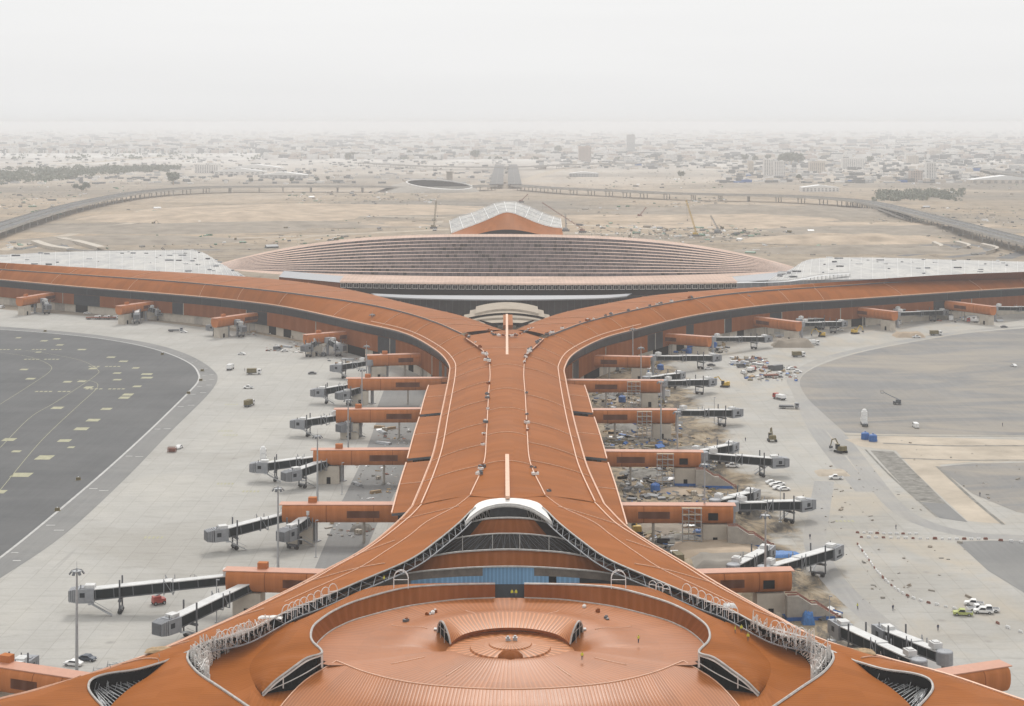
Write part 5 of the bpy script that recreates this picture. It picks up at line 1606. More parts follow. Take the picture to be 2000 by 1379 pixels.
for k, (px, py) in enumerate(((423, 1215), (617, 1088), (1524, 1020), (1620, 1250), (668, 965), (1285, 770), (1395, 826))):
    th = thing('thin_pole', f'thin grey pole {["behind the front left jet bridge", "below the second left bridges", "under the right third bridge", "beside the blue tarpaulin", "at the third left bridges", "by the sixth right tube", "under the fifth right bridge"][k]}', 'pole', P(px, py, 0))
    mb = MB(); mb.tube([(0, 0, 0), (0, 0, 11)], 0.16, 6, 0, 0.1); mb.box((0, 0, .1), (.9, .9, .2)); mb.build('post', M['steel'], th)
    mb = MB(); mb.box((0.3, 0, 11), (0.9, .3, .2)); mb.build('lamp_head', M['lgrey'], th)

# ================================================================ VEHICLES
def wheels(th, xs, w_, r=0.36, wd=0.25):
    for x in xs:
        for s in (-1, 1):
            mb = MB(); mb.tube([(x, s * (w_ / 2 - wd), r), (x, s * (w_ / 2 + 0.02), r)], r, 12, 0); mb.tube([(x, s * (w_ / 2 + 0.0), r), (x, s * (w_ / 2 + 0.05), r)], r * 0.55, 8, 1)
            mb.build('wheel', [M['black'], M['steel']], th)
def car(kind, col):
    th = thing('parked_car' if kind == 'car' else ('pickup' if kind == 'pickup' else 'van'), 'x', {'car': 'car', 'pickup': 'pickup', 'van': 'van'}[kind])
    if kind == 'car':
        prof = [(-2.2, .35), (-2.25, .8), (-1.9, .98), (-1.5, 1.02), (-0.9, 1.42), (0.5, 1.45), (1.15, 1.0), (2.0, .85), (2.25, .6), (2.2, .35)]
        gls = [(-1.42, 1.0), (-0.88, 1.38), (0.48, 1.40), (1.05, 1.0)]
    elif kind == 'pickup':
        prof = [(-2.6, .45), (-2.65, 1.05), (-0.75, 1.08), (-0.6, 1.75), (0.65, 1.78), (1.2, 1.15), (2.3, 1.05), (2.5, .8), (2.45, .45)]
        gls = [(-0.62, 1.12), (-0.52, 1.68), (0.62, 1.7), (1.1, 1.14)]
    else:
        prof = [(-2.5, .4), (-2.55, 2.0), (-2.3, 2.2), (1.3, 2.2), (2.0, 1.2), (2.5, 1.0), (2.5, .4)]
        gls = [(0.3, 1.2), (0.3, 1.9), (1.3, 1.95), (1.85, 1.2)]
    mb = MB(); mb.prism(prof, -0.9, 0.9); 
    if kind == 'pickup': mb.box((-1.65, 0, 1.085), (1.75, 1.5, 0.02), 1)
    mb.build('body', [col, M['dgrey']], th)
    mb = MB(); mb.prism(gls, -0.915, 0.915)
    f = gls[-1]; 
    mb.build('glass', M['glass'], th)
    mb = MB(); x1 = prof[-1][0]
    for s in (-1, 1): mb.box((x1 + .06, s * .65, .68), (.06, .4, .16))
    mb.build('headlights', M['white'], th)
    wheels(th, (-1.4, 1.4) if kind == 'car' else (-1.6, 1.5), 1.8, .34 if kind == 'car' else .4)
    return th
def truck(col, load, loadh=2.0, ln=7.5):
    th = thing('truck', 'x', 'truck')
    mb = MB(); mb.prism([(ln / 2 - 2.0, .7), (ln / 2 - 2.0, 2.7), (ln / 2 - .4, 2.7), (ln / 2, 1.8), (ln / 2, .7)], -1.15, 1.15); mb.build('cab', col, th)
    mb = MB(); mb.box((ln / 2 - .12, 0, 2.1), (.3, 2.0, .7)); mb.box((ln / 2 - 1.0, 0, 2.05), (1.0, 2.34, .7)); mb.build('cab_glass', M['glass'], th)
    mb = MB(); mb.box((-1.2, 0, .85), (ln - 2.2, 2.2, .35)); mb.build('chassis', M['dgrey'], th)
    mb = MB(); mb.box((-1.2, 0, 1.05 + loadh / 2), (ln - 2.6, 2.4, loadh)); 
    for k in range(5): mb.box((-1.2 - (ln - 2.9) / 2 + (ln - 2.9) * k / 4, 0, 1.05 + loadh / 2), (.12, 2.5, loadh + .1), 0)
    mb.build('load_body', load, th)
    wheels(th, (-ln / 2 + 1.2, -ln / 2 + 2.4, ln / 2 - 1.2), 2.4, .5, .35)
    return th
def excavator(col):
    th = thing('excavator', 'x', 'excavator')
    for s in (-1, 1):
        mb = MB(); mb.prism([(-2, .1), (-2.2, .5), (-1.9, .95), (1.9, .95), (2.2, .5), (2, .1)], s * 1.5 - .3, s * 1.5 + .3); mb.build('track', M['black'], th)
    mb = MB(); mb.box((-.6, 0, 1.75), (3.2, 2.7, 1.4)); mb.box((-1.6, 0, 2.6), (1.2, 2.4, .4)); mb.build('house', col, th)
    mb = MB(); mb.box((.9, .8, 2.3), (1.4, 1.1, 1.9), 1); mb.box((.9, .8, 3.3), (1.5, 1.2, .15), 0); mb.build('cab', [col, M['glass']], th)
    mb = MB(); mb.tube([(1, -.3, 2.0), (3.4, -.3, 4.9), (5.4, -.3, 4.2)], .28, 5); mb.tube([(5.4, -.3, 4.4), (6.3, -.3, 1.6)], .22, 5); mb.build('arm', col, th)
    mb = MB(); mb.prism([(5.7, 1.6), (6.6, 1.7), (6.4, .5), (5.6, .7)], -.9, .3); mb.build('bucket', M['dgrey'], th)
    return th
def boomlift(col, reach=9):
    th = thing('boom_lift', 'x', 'boom lift')
    mb = MB(); mb.box((0, 0, 1.1), (3.4, 2.2, 1.0)); mb.box((-.6, 0, 1.9), (2.2, 1.7, .8)); mb.build('chassis', col, th)
    wheels(th, (-1.2, 1.2), 2.4, .5, .4)
    mb = MB(); mb.tube([(-1.2, 0, 2.2), (reach * .55, 0, 4.2), (reach, 0, 5.6)], .22, 5); mb.build('boom', M['lgrey'], th)
    mb = MB(); mb.box((reach + .8, 0, 5.2), (1.2, 2.0, .15))
    for x in (.2, 1.4):
        for y in (-1, 1): mb.tube([(reach + x, y, 5.2), (reach + x, y, 6.3)], .05, 4)
    mb.tube([(reach + .2, -1, 6.3), (reach + 1.4, -1, 6.3), (reach + 1.4, 1, 6.3), (reach + .2, 1, 6.3)], .05, 4); mb.build('basket', M['dgrey'], th)
    return th
def stacked_truck():
    th = thing('tall_box_truck', 'x', 'truck')
    mb = MB(); mb.box((0, 0, .9), (7.5, 2.4, .6)); mb.build('chassis', M['dgrey'], th)
    wheels(th, (-2.6, 2.4), 2.4, .5, .35)
    for k in range(3):
        mb = MB(); w0 = 3.6 - k * .8
        mb.box((-.4, 0, 2.0 + k * 1.7), (w0, 2.3, 1.6), 0)
        for x in (-1, 0, 1): mb.box((-.4 + x * w0 * .3, -1.17, 2.1 + k * 1.7), (.5, .06, .6), 1)
        mb.build('white_module', [M['white'], M['dgrey']], th)
    mb = MB(); mb.lathe([(1.0, 0), (.9, .6), (.5, 1.0), (.05, 1.1)], (-.4, 0, 6.2), 12); mb.build('dome_top', M['white'], th)
    mb = MB(); mb.box((2.8, 0, 1.8), (1.7, 2.3, 1.7)); mb.build('cab', M['white'], th)
    return th
protos = {}
def veh(kind, px, py, deg, lab, group=None, z=0.0):
    mk_ = {'wcar': lambda: car('car', M['white']), 'dcar': lambda: car('car', M['dblue']), 'wpick': lambda: car('pickup', M['white']), 'ypick': lambda: car('pickup', M['lime']), 'gcar': lambda: car('car', M['dgrey']), 'wvan': lambda: car('van', M['white']), 'dvan': lambda: car('van', M['dgrey']),
           'wtruck': lambda: truck(M['white'], M['white']), 'dtruck': lambda: truck(M['white'], M['olive']), 'rtruck': lambda: truck(M['red'], M['white'], 1.4), 'flat': lambda: truck(M['lgrey'], M['dgrey'], .5, 9), 'ptruck': lambda: truck(M['white'], M['rust'], .6, 10),
           'exc': lambda: excavator(M['yellow']), 'oexc': lambda: excavator(M['olive']), 'dexc': lambda: excavator(M['dgrey']), 'rlift': lambda: boomlift(M['red'], 9), 'dlift': lambda: boomlift(M['dgrey'], 6), 'tower': stacked_truck}[kind]
    if kind in protos: o = copy_tree(protos[kind])
    else: o = protos[kind] = mk_()
    o.location = P(px, py, z); o.rotation_euler = (0, 0, R(deg)); o['label'] = lab
    if group: o['group'] = group
    elif 'group' in o: del o['group']
    return o
veh('wcar', 143, 1300, 168, 'white car parked at the foot of the nearest light mast')
veh('dcar', 170, 1290, -15, 'dark blue-grey car parked behind the white car at the mast')
veh('rlift', 310, 1180, 30, 'red boom lift with raised basket under the front left jet bridge')
veh('wcar', 350, 876, 80, 'lone white car far out on the left concrete apron')
veh('tower', 514, 908, 95, 'white truck stacked with square white modules behind the third left bridges')
veh('dtruck', 487, 793, 75, 'dark loaded truck alone on the left concrete below the white pickup')
veh('wpick', 485, 759, 175, 'white pickup alone above the dark loaded truck on the left apron')
veh('dtruck', 496, 731, 5, 'truck with dark load just right of the white box truck')
veh('wtruck', 450, 722, 85, 'white box truck close to the dark asphalt corner')
veh('wcar', 472, 693, 170, 'white car alone above the white box truck')
veh('dvan', 542, 684, 10, 'dark van in front of the right end of the left arm debris')
veh('wcar', 556, 687, 15, 'white car next to the dark van on the left apron')
veh('gcar', 610, 731, 5, 'small grey car left of the sixth left tube bridges')
veh('dlift', 632, 696, 80, 'small dark lift below the V of jet bridges')
veh('flat', 343, 648, 8, 'dark flatbed near the eighth left tube')
veh('wcar', 359, 650, -8, 'white car beside the dark flatbed')
veh('wcar', 170, 613, 5, 'white car on the apron between the ninth and tenth left tubes')
veh('wvan', 4, 602, 80, 'white van at the left photo edge')
for k in range(6):
    veh('wvan' if k % 2 else 'ptruck', 183 + k * 9, 624 - (k % 2), 5, f'{["rusty flat trailer truck", "white van"][k % 2]}, {ORD[k]} in the short row by the ninth left tube')
veh('wpick', 1430, 913, 175, 'white pickup under the right fourth bridges')
for k, (x, y) in enumerate(((1507, 945), (1514, 950), (1521, 956), (1531, 958), (1522, 948))):
    veh('wcar', x, y, 10, f'white car, {ORD[k]} from the left in the tight cluster above the third right bridge', 'white cars parked in a tight cluster')
veh('wpick', 1632, 936, 175, 'white pickup beside sand heap out on the right apron')
veh('oexc', 1508, 862, 90, 'olive digger alone on the pale right apron')
veh('oexc', 1642, 884, 120, 'small olive digger at the edge of the haul track')
veh('tower', 1688, 831, 85, 'tall white stacked truck on the dusty grey apron')
veh('wvan', 1788, 835, 90, 'white van right of the tall white stacked truck')
veh('dlift', 1752, 790, 175, 'low black lift on the dusty asphalt')
veh('wcar', 1980, 716, 100, 'white car at the far right edge on the dusty asphalt')
veh('rtruck', 1522, 780, 118, 'red and white truck heading away on the right apron')
veh('flat', 1541, 798, -8, 'dark crane flatbed in front of the red and white truck')
veh('exc', 1416, 756, 160, 'yellow excavator beyond the fifth right bridge')
veh('exc', 1243, 1042, 95, 'yellow excavator close to the roof edge in the dug soil')
veh('dtruck', 1322, 1098, 100, 'dark truck on the ochre soil beside the nearest right tube')
veh('ypick', 1880, 1202, 170, 'yellow and white pickup in front of the parked pickups')
for k, (x, y, a) in enumerate(((1902, 1183, 165), (1908, 1193, 5), (1920, 1198, 170), (1932, 1195, 175))):
    veh('wpick', x, y, a, f'white pickup, {ORD[k]} from the left in the group on the lower right apron', 'white pickups on the lower right apron')
for k, (kd, x, y, a, lb) in enumerate((
    ('wvan', 1436, 712, 10, 'white van below the seventh right bridge'), ('dvan', 1448, 718, 10, 'dark van behind the row of crates'), ('wcar', 1383, 722, 5, 'white car at the root of the sixth right bridge'), ('gcar', 1389, 715, 8, 'grey car above the white one at the sixth right bridge'),
    ('rtruck', 1468, 726, 60, 'red fronted truck in the busy yard right of the sixth bridge'), ('wpick', 1452, 730, 100, 'white pickup in the busy yard'), ('ptruck', 1510, 737, 15, 'flat rusty truck loaded with frames in the yard'), ('wcar', 1545, 722, 20, 'white car at the right end of the yard'), ('wcar', 1558, 728, -15, 'white car at the haul track corner'),
    ('dtruck', 1560, 697, 10, 'loaded truck beside the earth heap'), ('wtruck', 1588, 674, 5, 'white truck with long pale body by the ninth right tube'), ('exc', 1605, 658, 170, 'yellow excavator by the ninth right tube'), ('wcar', 1640, 646, 10, 'white car near the blue base of the ninth tube'),
    ('dtruck', 1828, 655, 5, 'dark truck alone near the last right tubes'), ('wpick', 1790, 660, 5, 'white pickup left of the dark truck near the last tubes'), ('rtruck', 1900, 630, 170, 'red truck among blue stacks by the last tube'), ('wvan', 1885, 627, 5, 'white van among blue stacks by the last tube'), ('gcar', 1961, 640, 5, 'grey car at the far right below the last tube'), ('exc', 1670, 652, 30, 'yellow excavator on the sandy strip of the right arm'))):
    veh(kd, x, y, a, lb)

# ================================================================ PEOPLE
def person_mesh(pose, shirt, legs):
    """one continuous skinned body; materials by height"""
    V = [(0, 0, .95), (0, 0, 1.2), (0, 0, 1.42), (0, 0, 1.52), (0, .02, 1.64), (0, .0, 1.74),
         (.11, 0, .9), (.13, .04, .5), (.13, -.02, .08), (.13, .14, .03), (-.11, 0, .9), (-.13, -.05 if pose else .02, .5), (-.14, -.12 if pose else -.02, .08), (-.14, .06, .03),
         (.2, 0, 1.4), (.27, -.03, 1.13), (.29 if not pose else .3, .12 if not pose else .3, .9 if not pose else 1.1), (.29, .17, .82), (-.2, 0, 1.4), (-.27, -.03, 1.13), (-.28, .1, .9), (-.28, .14, .82)]
    Eg = [(0, 1), (1, 2), (2, 3), (3, 4), (4, 5), (0, 6), (6, 7), (7, 8), (8, 9), (0, 10), (10, 11), (11, 12), (12, 13), (2, 14), (14, 15), (15, 16), (16, 17), (2, 18), (18, 19), (19, 20), (20, 21)]
    rad = [.15, .15, .16, .06, .1, .08, .1, .07, .05, .045, .1, .07, .05, .045, .07, .05, .04, .04, .07, .05, .04, .04]
    me = bpy.data.meshes.new('person')
    me.from_pydata(V, Eg, [])
    ob = bpy.data.objects.new('person_tmp', me); COL.objects.link(ob)
    md = ob.modifiers.new('skin', 'SKIN')
    for i, r in enumerate(rad): me.skin_vertices[0].data[i].radius = (r, r)
    me.skin_vertices[0].data[0].use_root = True
    ob.modifiers.new('sub', 'SUBSURF').levels = 1
    dg = bpy.context.evaluated_depsgraph_get()
    res = bpy.data.meshes.new_from_object(ob.evaluated_get(dg))
    bpy.data.objects.remove(ob)
    for m_ in (shirt, legs, M['skin'], M['hivis'], M['black']): res.materials.append(m_)
    for p in res.polygons:
        z = p.center.z
        p.material_index = 4 if z < .1 else 1 if z < .95 else 0 if z < 1.5 else (2 if z < 1.68 else 3)
        if abs(p.center.x) > .24 and z < .95: p.material_index = 2
        p.use_smooth = True
    return res
pm = [person_mesh(0, M['navy'], M['navy']), person_mesh(1, M['hivis'], M['navy']), person_mesh(0, M['hivis'], M['dgrey'])]
PPL = [(1744, 1193, 0, 0, 'worker in dark clothes walking on the pale apron right of the blue tarpaulin'), (1582, 1053, 0, 0, 'worker in dark clothes alone above the nearest right jet bridges'),
       (1247, 1256, 24.9, 1, 'worker standing on the right side of the bowl floor'), (1436, 1238, 24.3, 2, 'worker in yellow vest at the white hoops, left one'), (1448, 1236, 24.2, 1, 'worker in yellow vest at the white hoops, middle one'), (1461, 1252, 23.0, 2, 'worker in yellow vest at the white hoops, right one standing lower'),
       (1600, 1205, 0, 0, 'worker near the stair foot of the nearest right tube'), (1675, 1190, 0, 1, 'worker with yellow vest on the rubble edge right of the nearest right tube'), (1914, 970, 0, 0, 'worker on the dusty apron near the right edge'), (1958, 833, 0, 0, 'worker far right on the grey asphalt'), (1456, 862, 0, 0, 'worker right of the fourth right jet bridge'),
       (905, 1163, 23.9, 1, 'worker at the foot of the ring wall left of the gap'), (1137, 1290, 25.4, 2, 'worker in yellow vest on the front rim of the eye'), (1832, 1232, 0, 0, 'pale clothed worker on the lower right apron'), (1750, 1034, 0, 0, 'worker at the end of the barrier row'),
       (1008, 1166, 24, 2, 'worker in yellow vest in the ring gap, right one'), (1000, 1166, 24, 1, 'worker in yellow vest in the ring gap, left one'), (750, 1139, 26, 1, 'worker on the ring beside the left big hoop'), (378, 1286, 20, 2, 'worker in yellow vest inside the left crescent'), (1608, 1282, 20.5, 2, 'worker in yellow vest inside the right crescent'), (478, 725, 0, 0, 'worker between trucks on the left apron')]
for k, (px, py, z, mi, lb) in enumerate(PPL):
    o = bpy.data.objects.new('person', pm[mi]); COL.objects.link(o)
    o.location = P(px, py, z); o.rotation_euler = (0, 0, rnd.uniform(0, 6.28))
    tag(o, lb, 'person', 'people working on the site')

# ================================================================ SMALL THINGS ON THE SITE
def single(name, mesh_ob, lab, cat, group=None): return tag(mesh_ob, lab, cat, group)
def copies(proto, spots, labf, group):
    for k, (p, rz, s) in enumerate(spots):
        o = proto if k == 0 else copy_tree(proto)
        o.location = p; o.rotation_euler = (0, 0, rz); o.scale = (s, s, s)
        o['label'] = labf(k) if callable(labf) else labf
        o['group'] = group
# barrier blocks
def barrier(col):
    b = MB(); b.prism([(-.95, 0), (-.95, .35), (-.85, .9), (.85, .9), (.95, .35), (.95, 0)], -.28, .28, 0); b.box((0, 0, .97), (1.5, .22, .14), 0)
    for x in (-.5, .5): b.box((x, 0, .12), (.3, .6, .2), 1)
    return tag(b.build('barrier_block', [col, M['dgrey']]), 'x', 'barrier')
bw, br_ = barrier(M['white']), barrier(M['rust'])
sw, sr = [], []
def rowpts(pts, step):
    a = cr(PL(pts, 0), 400); res, acc = [], 0
    for i in range(1, 400):
        acc += (a[i] - a[i - 1]).length
        if acc >= step:
            acc = 0; d = a[i] - a[i - 1]; res.append((a[i], math.atan2(d.y, d.x)))
    return res
for pts, st in (([(1662, 1041), (1720, 1043), (1790, 1044)], 2.0), ([(1668, 1050), (1760, 1052), (1860, 1054), (1935, 1054)], 2.2), ([(1935, 1056), (1970, 1058), (2010, 1062)], 3.0), ([(1672, 1060), (1690, 1085), (1720, 1125), (1760, 1158), (1800, 1175), (1865, 1190)], 2.5), ([(1930, 1210), (1970, 1228), (2010, 1240)], 4.0)):
    for k, (p, a) in enumerate(rowpts(pts, st)):
        (sr if (k * 5) % 7 < 2 else sw).append((p, a + rnd.uniform(-.1, .1), rnd.uniform(.5, .75)))
copies(bw, sw, 'white plastic barrier block in the lines bordering the haul road on the right apron', 'white barrier blocks')
copies(br_, sr, 'faded red barrier block in the lines bordering the haul road on the right apron', 'red barrier blocks')
# marker boards along the white line at left
mkb = MB(); mkb.box((0, 0, .6), (1.6, .5, 1.0)); mkb.box((0, 0, .06), (2.2, 1.2, .12)); mkb.box((0, 0, 1.2), (.3, .3, .3), 1)
mkb = tag(mkb.build('marker_box', [M['olive'], M['white']]), 'x', 'marker')
copies(mkb, [(P(x, y, 0), .4, 1) for x, y in ((112, 998), (153, 938), (368, 769), (392, 744), (88, 648), (317, 693), (395, 725))], 'small dark marker box beside the white line of the left taxi area', 'marker boxes')
# pink barrier cage
mb = MB()
p = P(327, 884, 0)
for k in range(5):
    for j in range(2): mb.tube([p + Vector((k * .8, j * 2, 0)), p + Vector((k * .8, j * 2, 1.9))], .12, 4)
for z in (.5, 1.2, 1.9):
    for j in range(2): mb.tube([p + Vector((0, j * 2, z)), p + Vector((3.2, j * 2, z))], .12, 4)
mb.box(p + Vector((1.6, 1, .9)), (2.6, 1.4, 1.2))
tag(mb.build('barrier_cage', M['rust'], origin=p), 'faded red barrier cage left of the lone white car', 'barrier')
# blue tarpaulin bundle, blue tanks
def tarp(lab, px, py, sx, sy, sz, m_, seed, z=0, name='tarpaulin_stack', cat='tarpaulin'):
    p = P(px, py, z); b = MB(); rows = []
    for i in range(15):
        row = []
        for j in range(15):
            u, v = 2 * i / 14 - 1, 2 * j / 14 - 1
            e = max(abs(u), abs(v))
            nz = noise.fractal(Vector((u * 2 + seed, v * 2, seed * 3.3)), 1.0, 2.0, 3)
            zz = sz * (min(1.0, (1 - e) * 3.2)) * (0.8 + .35 * nz)
            row.append(p + Vector((u * sx * (1 + .06 * nz), v * sy * (1 + .06 * nz), max(0, zz))))
        rows.append(row)
    b.grid(rows)
    return tag(b.build(name, m_, smooth=True, origin=p), lab, cat)
tarp('bright blue tarpaulin stack standing beside the lower right tube stairs', 1578, 1218, 1.6, 1.6, 3.4, M['bluefab'], 1)
tarp('dark blue tarpaulin heap on ochre soil near the nearest right jet bridge', 1535, 1085, 4.5, 3, 1.2, M['bluefab'], 2)
tarp('white plastic sheet spread under the fourth right tube', 1328, 935, 6, 3, .6, M['white'], 3)
tarp('pale timber pallet pile on the left roof near the crescent', 325, 1271, 4.2, 1.6, .6, M['wood'], 4, 22.9, 'timber_pile', 'timber pile')
tarp('pale timber pallet pile on the right roof near the crescent', 1668, 1274, 4.2, 1.6, .6, M['wood'], 5, 22.9, 'timber_pile', 'timber pile')
tarp('white insulation pile on the left roof above the hoops', 528, 1207, 2.6, 0.9, .5, M['white_trim'], 6, 24.6, 'insulation_pile', 'insulation')
tarp('white sheet pile on the right roof near the hoops', 1425, 1188, 1.7, 1.0, 1.0, M['offwhite'], 8, 24.6, 'insulation_pile', 'insulation')
tarp('dark spoil heap between the second and third left tubes', 705, 1035, 3.5, 2.6, 2.2, M['gravel'], 9, 0, 'spoil_heap', 'spoil heap')
tarp('brown earth heap beside the loaded truck in the right yard', 1548, 676, 12, 7, 4.5, M['spoilgrey'], 10, 0, 'earth_heap', 'earth heap')
tarp('sandy earth heap beside a white pickup far out on the right apron', 1625, 925, 6, 5, 1.3, M['sandlight'], 11, 0, 'earth_heap', 'earth heap')
tarp('yellow brown earth heap near the last right tubes', 1775, 657, 9, 6, 3, M['spoil'], 12, 0, 'earth_heap', 'earth heap')
tarp('ochre soil bank beside the second right tube', 1400, 1075, 14, 9, 2.2, M['spoil'], 13, 0, 'earth_heap', 'earth heap')
tarp('pale gravel heap behind the nearest right tube', 1425, 1100, 11, 7, 2.4, M['sandgrey'], 14, 0, 'earth_heap', 'earth heap')
for k, (x, y, sx, sy, sz, m_) in enumerate(((1240, 765, 7, 5, 1.6, 'spoilgrey'), (1215, 835, 5, 6, 1.8, 'gravel'), (1290, 850, 8, 4, 1.5, 'spoilgrey'), (1255, 925, 6, 5, 1.7, 'gravel'), (1330, 960, 7, 4, 1.3, 'spoil'), (1290, 1035, 8, 5, 2.0, 'spoilgrey'), (1340, 1055, 6, 5, 1.6, 'gravel'), (1230, 715, 9, 6, 1.8, 'spoilgrey'), (1180, 775, 4, 5, 1.2, 'gravel'), (1355, 880, 7, 5, 1.6, 'gravel'))):
    mound('dug_soil', P(x, y, 0), sx * 1.5, sy * 1.5, sz, M[m_], 40 + k, 20)
for k, (x, y) in enumerate(((1240, 705), (1290, 722), (1345, 690), (1205, 760), (1215, 785), (1260, 775), (1280, 960), (1365, 1052), (1235, 830), (1395, 678), (1480, 640), (1690, 858), (1705, 862))):
    p = P(x, y, 0); b = MB()
    b.lathe([(0.05, 0), (1.7, 0), (1.75, .3), (1.7, 2.4), (1.2, 2.8), (.4, 3.0), (.05, 3.0)], n=14); b.tube([(0, 0, 3), (0, 0, 3.3)], .35, 8); b.box((1.75, 0, .5), (.3, .3, .3))
    o = b.build('water_tank', M['blue']); o.location = p
    tag(o, f'round blue water tank, {["in the pit behind the sixth right tube", "right of the sixth right tube", "at the seventh right tube root", "left of the fifth right tube post", "below the fifth right tube", "right end below the fifth right tube", "below the third right tube", "at the foot of the scaffold mast", "under the fourth right tube", "behind the seventh right bridge", "under the eighth right tube", "left one of two on the taxiway sand", "right one of two on the taxiway sand"][k]}', 'water tank', 'blue tanks on the site')
# crates, timber, pipes and cabins strewn along the building sides
def proto_crate():
    b = MB(); b.box((0, 0, .75), (2.2, 1.6, 1.5), 0)
    for x in (-1.0, 0, 1.0): b.box((x, 0, .75), (.14, 1.7, 1.56), 1)
    return tag(b.build('crate', [M['cream'], M['olive']]), 'x', 'crate')
def proto_pipes():
    b = MB()
    for k in range(4): b.tube([(-3, k * .5 - .75, .25), (3, k * .5 - .75, .25)], .24, 7)
    for k in range(3): b.tube([(-3, k * .5 - .5, .68), (3, k * .5 - .5, .68)], .24, 7)
    return tag(b.build('pipe_bundle', M['steel']), 'x', 'pipe bundle')
def proto_timber():
    b = MB()
    for k in range(5): b.box((0, (k % 2) * .05, .12 + k * .2), (4.2 - .3 * (k % 3), 1.5 - .1 * k, .16))
    b.box((-1.4, 0, .02), (.2, 1.4, .12)); b.box((1.4, 0, .02), (.2, 1.4, .12))
    return tag(b.build('timber_stack', M['wood']), 'x', 'timber stack')
def proto_cabin():
    b = MB(); b.box((0, 0, 1.5), (6, 2.4, 2.6), 0); b.box((0, 0, 2.86), (6.2, 2.6, .14), 1); b.box((-1.8, -1.22, 1.3), (.9, .05, 2.0), 2); b.box((1, -1.22, 1.7), (1.4, .05, .9), 2)
    return tag(b.build('site_cabin', [M['white'], M['lgrey'], M['dgrey']]), 'x', 'site cabin')
def proto_container(col, lab):
    b = MB(); b.box((0, 0, 1.3), (6, 2.4, 2.6), 0)
    for k in range(12): b.box((-2.8 + k * .5, 0, 1.3), (.14, 2.5, 2.4), 0)
    return tag(b.build('container', col), 'x', 'container')
def proto_drum():
    b = MB()
    for y in (-.6, .6): b.tube([(0, y - .06, .9), (0, y + .06, .9)], .9, 14, 0)
    b.tube([(0, -.6, .9), (0, .6, .9)], .5, 10, 1)
    return tag(b.build('cable_drum', [M['wood'], M['dgrey']]), 'x', 'cable drum')
def strew(n, regions, seed):
    rr = random.Random(seed); res = []
    while len(res) < n:
        x0, y0, x1, y1 = rr.choice(regions)
        px, py = rr.uniform(x0, x1), rr.uniform(y0, y1)
        res.append((P(px, py, 0), rr.uniform(0, 3.14), rr.uniform(.7, 1.25)))
    return res
RR = [(1165, 700, 1290, 730), (1160, 755, 1300, 790), (1180, 815, 1330, 870), (1215, 900, 1400, 970), (1240, 1010, 1380, 1060), (1290, 668, 1420, 690), (1400, 640, 1560, 660), (1450, 715, 1560, 745), (1580, 622, 1760, 640), (1430, 700, 1500, 715), (1760, 615, 1960, 630), (1180, 690, 1240, 720), (1490, 1190, 1640, 1210)]
LLR = [(560, 655, 700, 672), (480, 640, 560, 655), (640, 700, 800, 712), (520, 672, 600, 690), (735, 835, 800, 870), (690, 905, 780, 975), (640, 1015, 735, 1050), (560, 640, 690, 650)]
copies(proto_crate(), strew(20, RR, 1) + strew(8, LLR, 2), 'small timber crate lying in the builders clutter along the pier walls', 'timber crates in the clutter')
copies(proto_pipes(), strew(18, RR, 3) + strew(7, LLR, 4), 'bundle of grey pipes lying in the builders clutter along the pier walls', 'pipe bundles in the clutter')
copies(proto_timber(), strew(18, RR, 5) + strew(9, LLR, 6), 'flat stack of boards lying in the builders clutter along the pier walls', 'board stacks in the clutter')
copies(proto_drum(), strew(10, RR, 7) + strew(4, LLR, 8), 'wooden cable drum standing in the builders clutter along the pier walls', 'cable drums in the clutter')
copies(proto_container(M['dgrey'], ''), strew(12, RR[:8], 9), 'dark grey ribbed container in the dug soil right of the pier', 'dark containers in the clutter')
copies(proto_container(M['blue'], ''), strew(9, [RR[5], RR[6], RR[8], RR[10]], 10), 'blue ribbed container along the foot of the right arm', 'blue containers along the right arm')
copies(proto_cabin(), strew(10, [RR[6], RR[8], RR[10], RR[1]], 12), 'white site cabin along the foot of the right arm', 'white cabins along the right arm')
# rubble: far too many bits to count
def rubble(name, n, regions, seed, smin, smax, mats, z=0.0):
    rr = random.Random(seed); b = MB()
    for _ in range(n):
        x0, y0, x1, y1 = rr.choice(regions)
        p = P(rr.uniform(x0, x1), rr.uniform(y0, y1), 0)
        s = rr.uniform(smin, smax) * (0.4 + rr.random() ** 2)
        mt = Matrix.Translation(p + Vector((0, 0, s * .2))) @ Matrix.Rotation(rr.uniform(0, 6.3), 4, 'Z') @ Matrix.Rotation(rr.uniform(-.5, .5), 4, 'X')
        b.box((0, 0, 0), (s * rr.uniform(.6, 3.0), s * rr.uniform(.5, 1.3), s * rr.uniform(.3, .9)), rr.randrange(len(mats)), mt)
    return tag(b.build(name, mats), 'scattered building rubble, boards and scrap', 'rubble', kind='stuff')
rubble('rubble', 3600, RR[:6] + [(1215, 850, 1400, 1000), (1180, 790, 1300, 880), (1250, 1010, 1420, 1080)], 21, .4, 1.6, [M['concrete'], M['gravel'], M['olive'], M['dgrey'], M['sandgrey'], M['gravel'], M['steel'], M['dgrey'], M['spoilgrey'], M['olive'], M['void'], M['blue'], M['dgrey'], M['wood']])
rubble('rubble', 1000, RR[6:], 22, .4, 1.5, [M['concrete'], M['gravel'], M['wood'], M['dgrey'], M['gravel'], M['rust'], M['dgrey'], M['blue'], M['steel'], M['olive'], M['offwhite']])
rubble('rubble', 500, LLR, 23, .3, 1.0, [M['concrete'], M['gravel'], M['wood'], M['dgrey'], M['white'], M['rust']])
rubble('rubble', 130, [(1600, 905, 1720, 1040), (1640, 1060, 1900, 1200), (1750, 860, 2000, 1000)], 26, .2, .8, [M['gravel'], M['sandgrey'], M['concrete'], M['spoilgrey']])
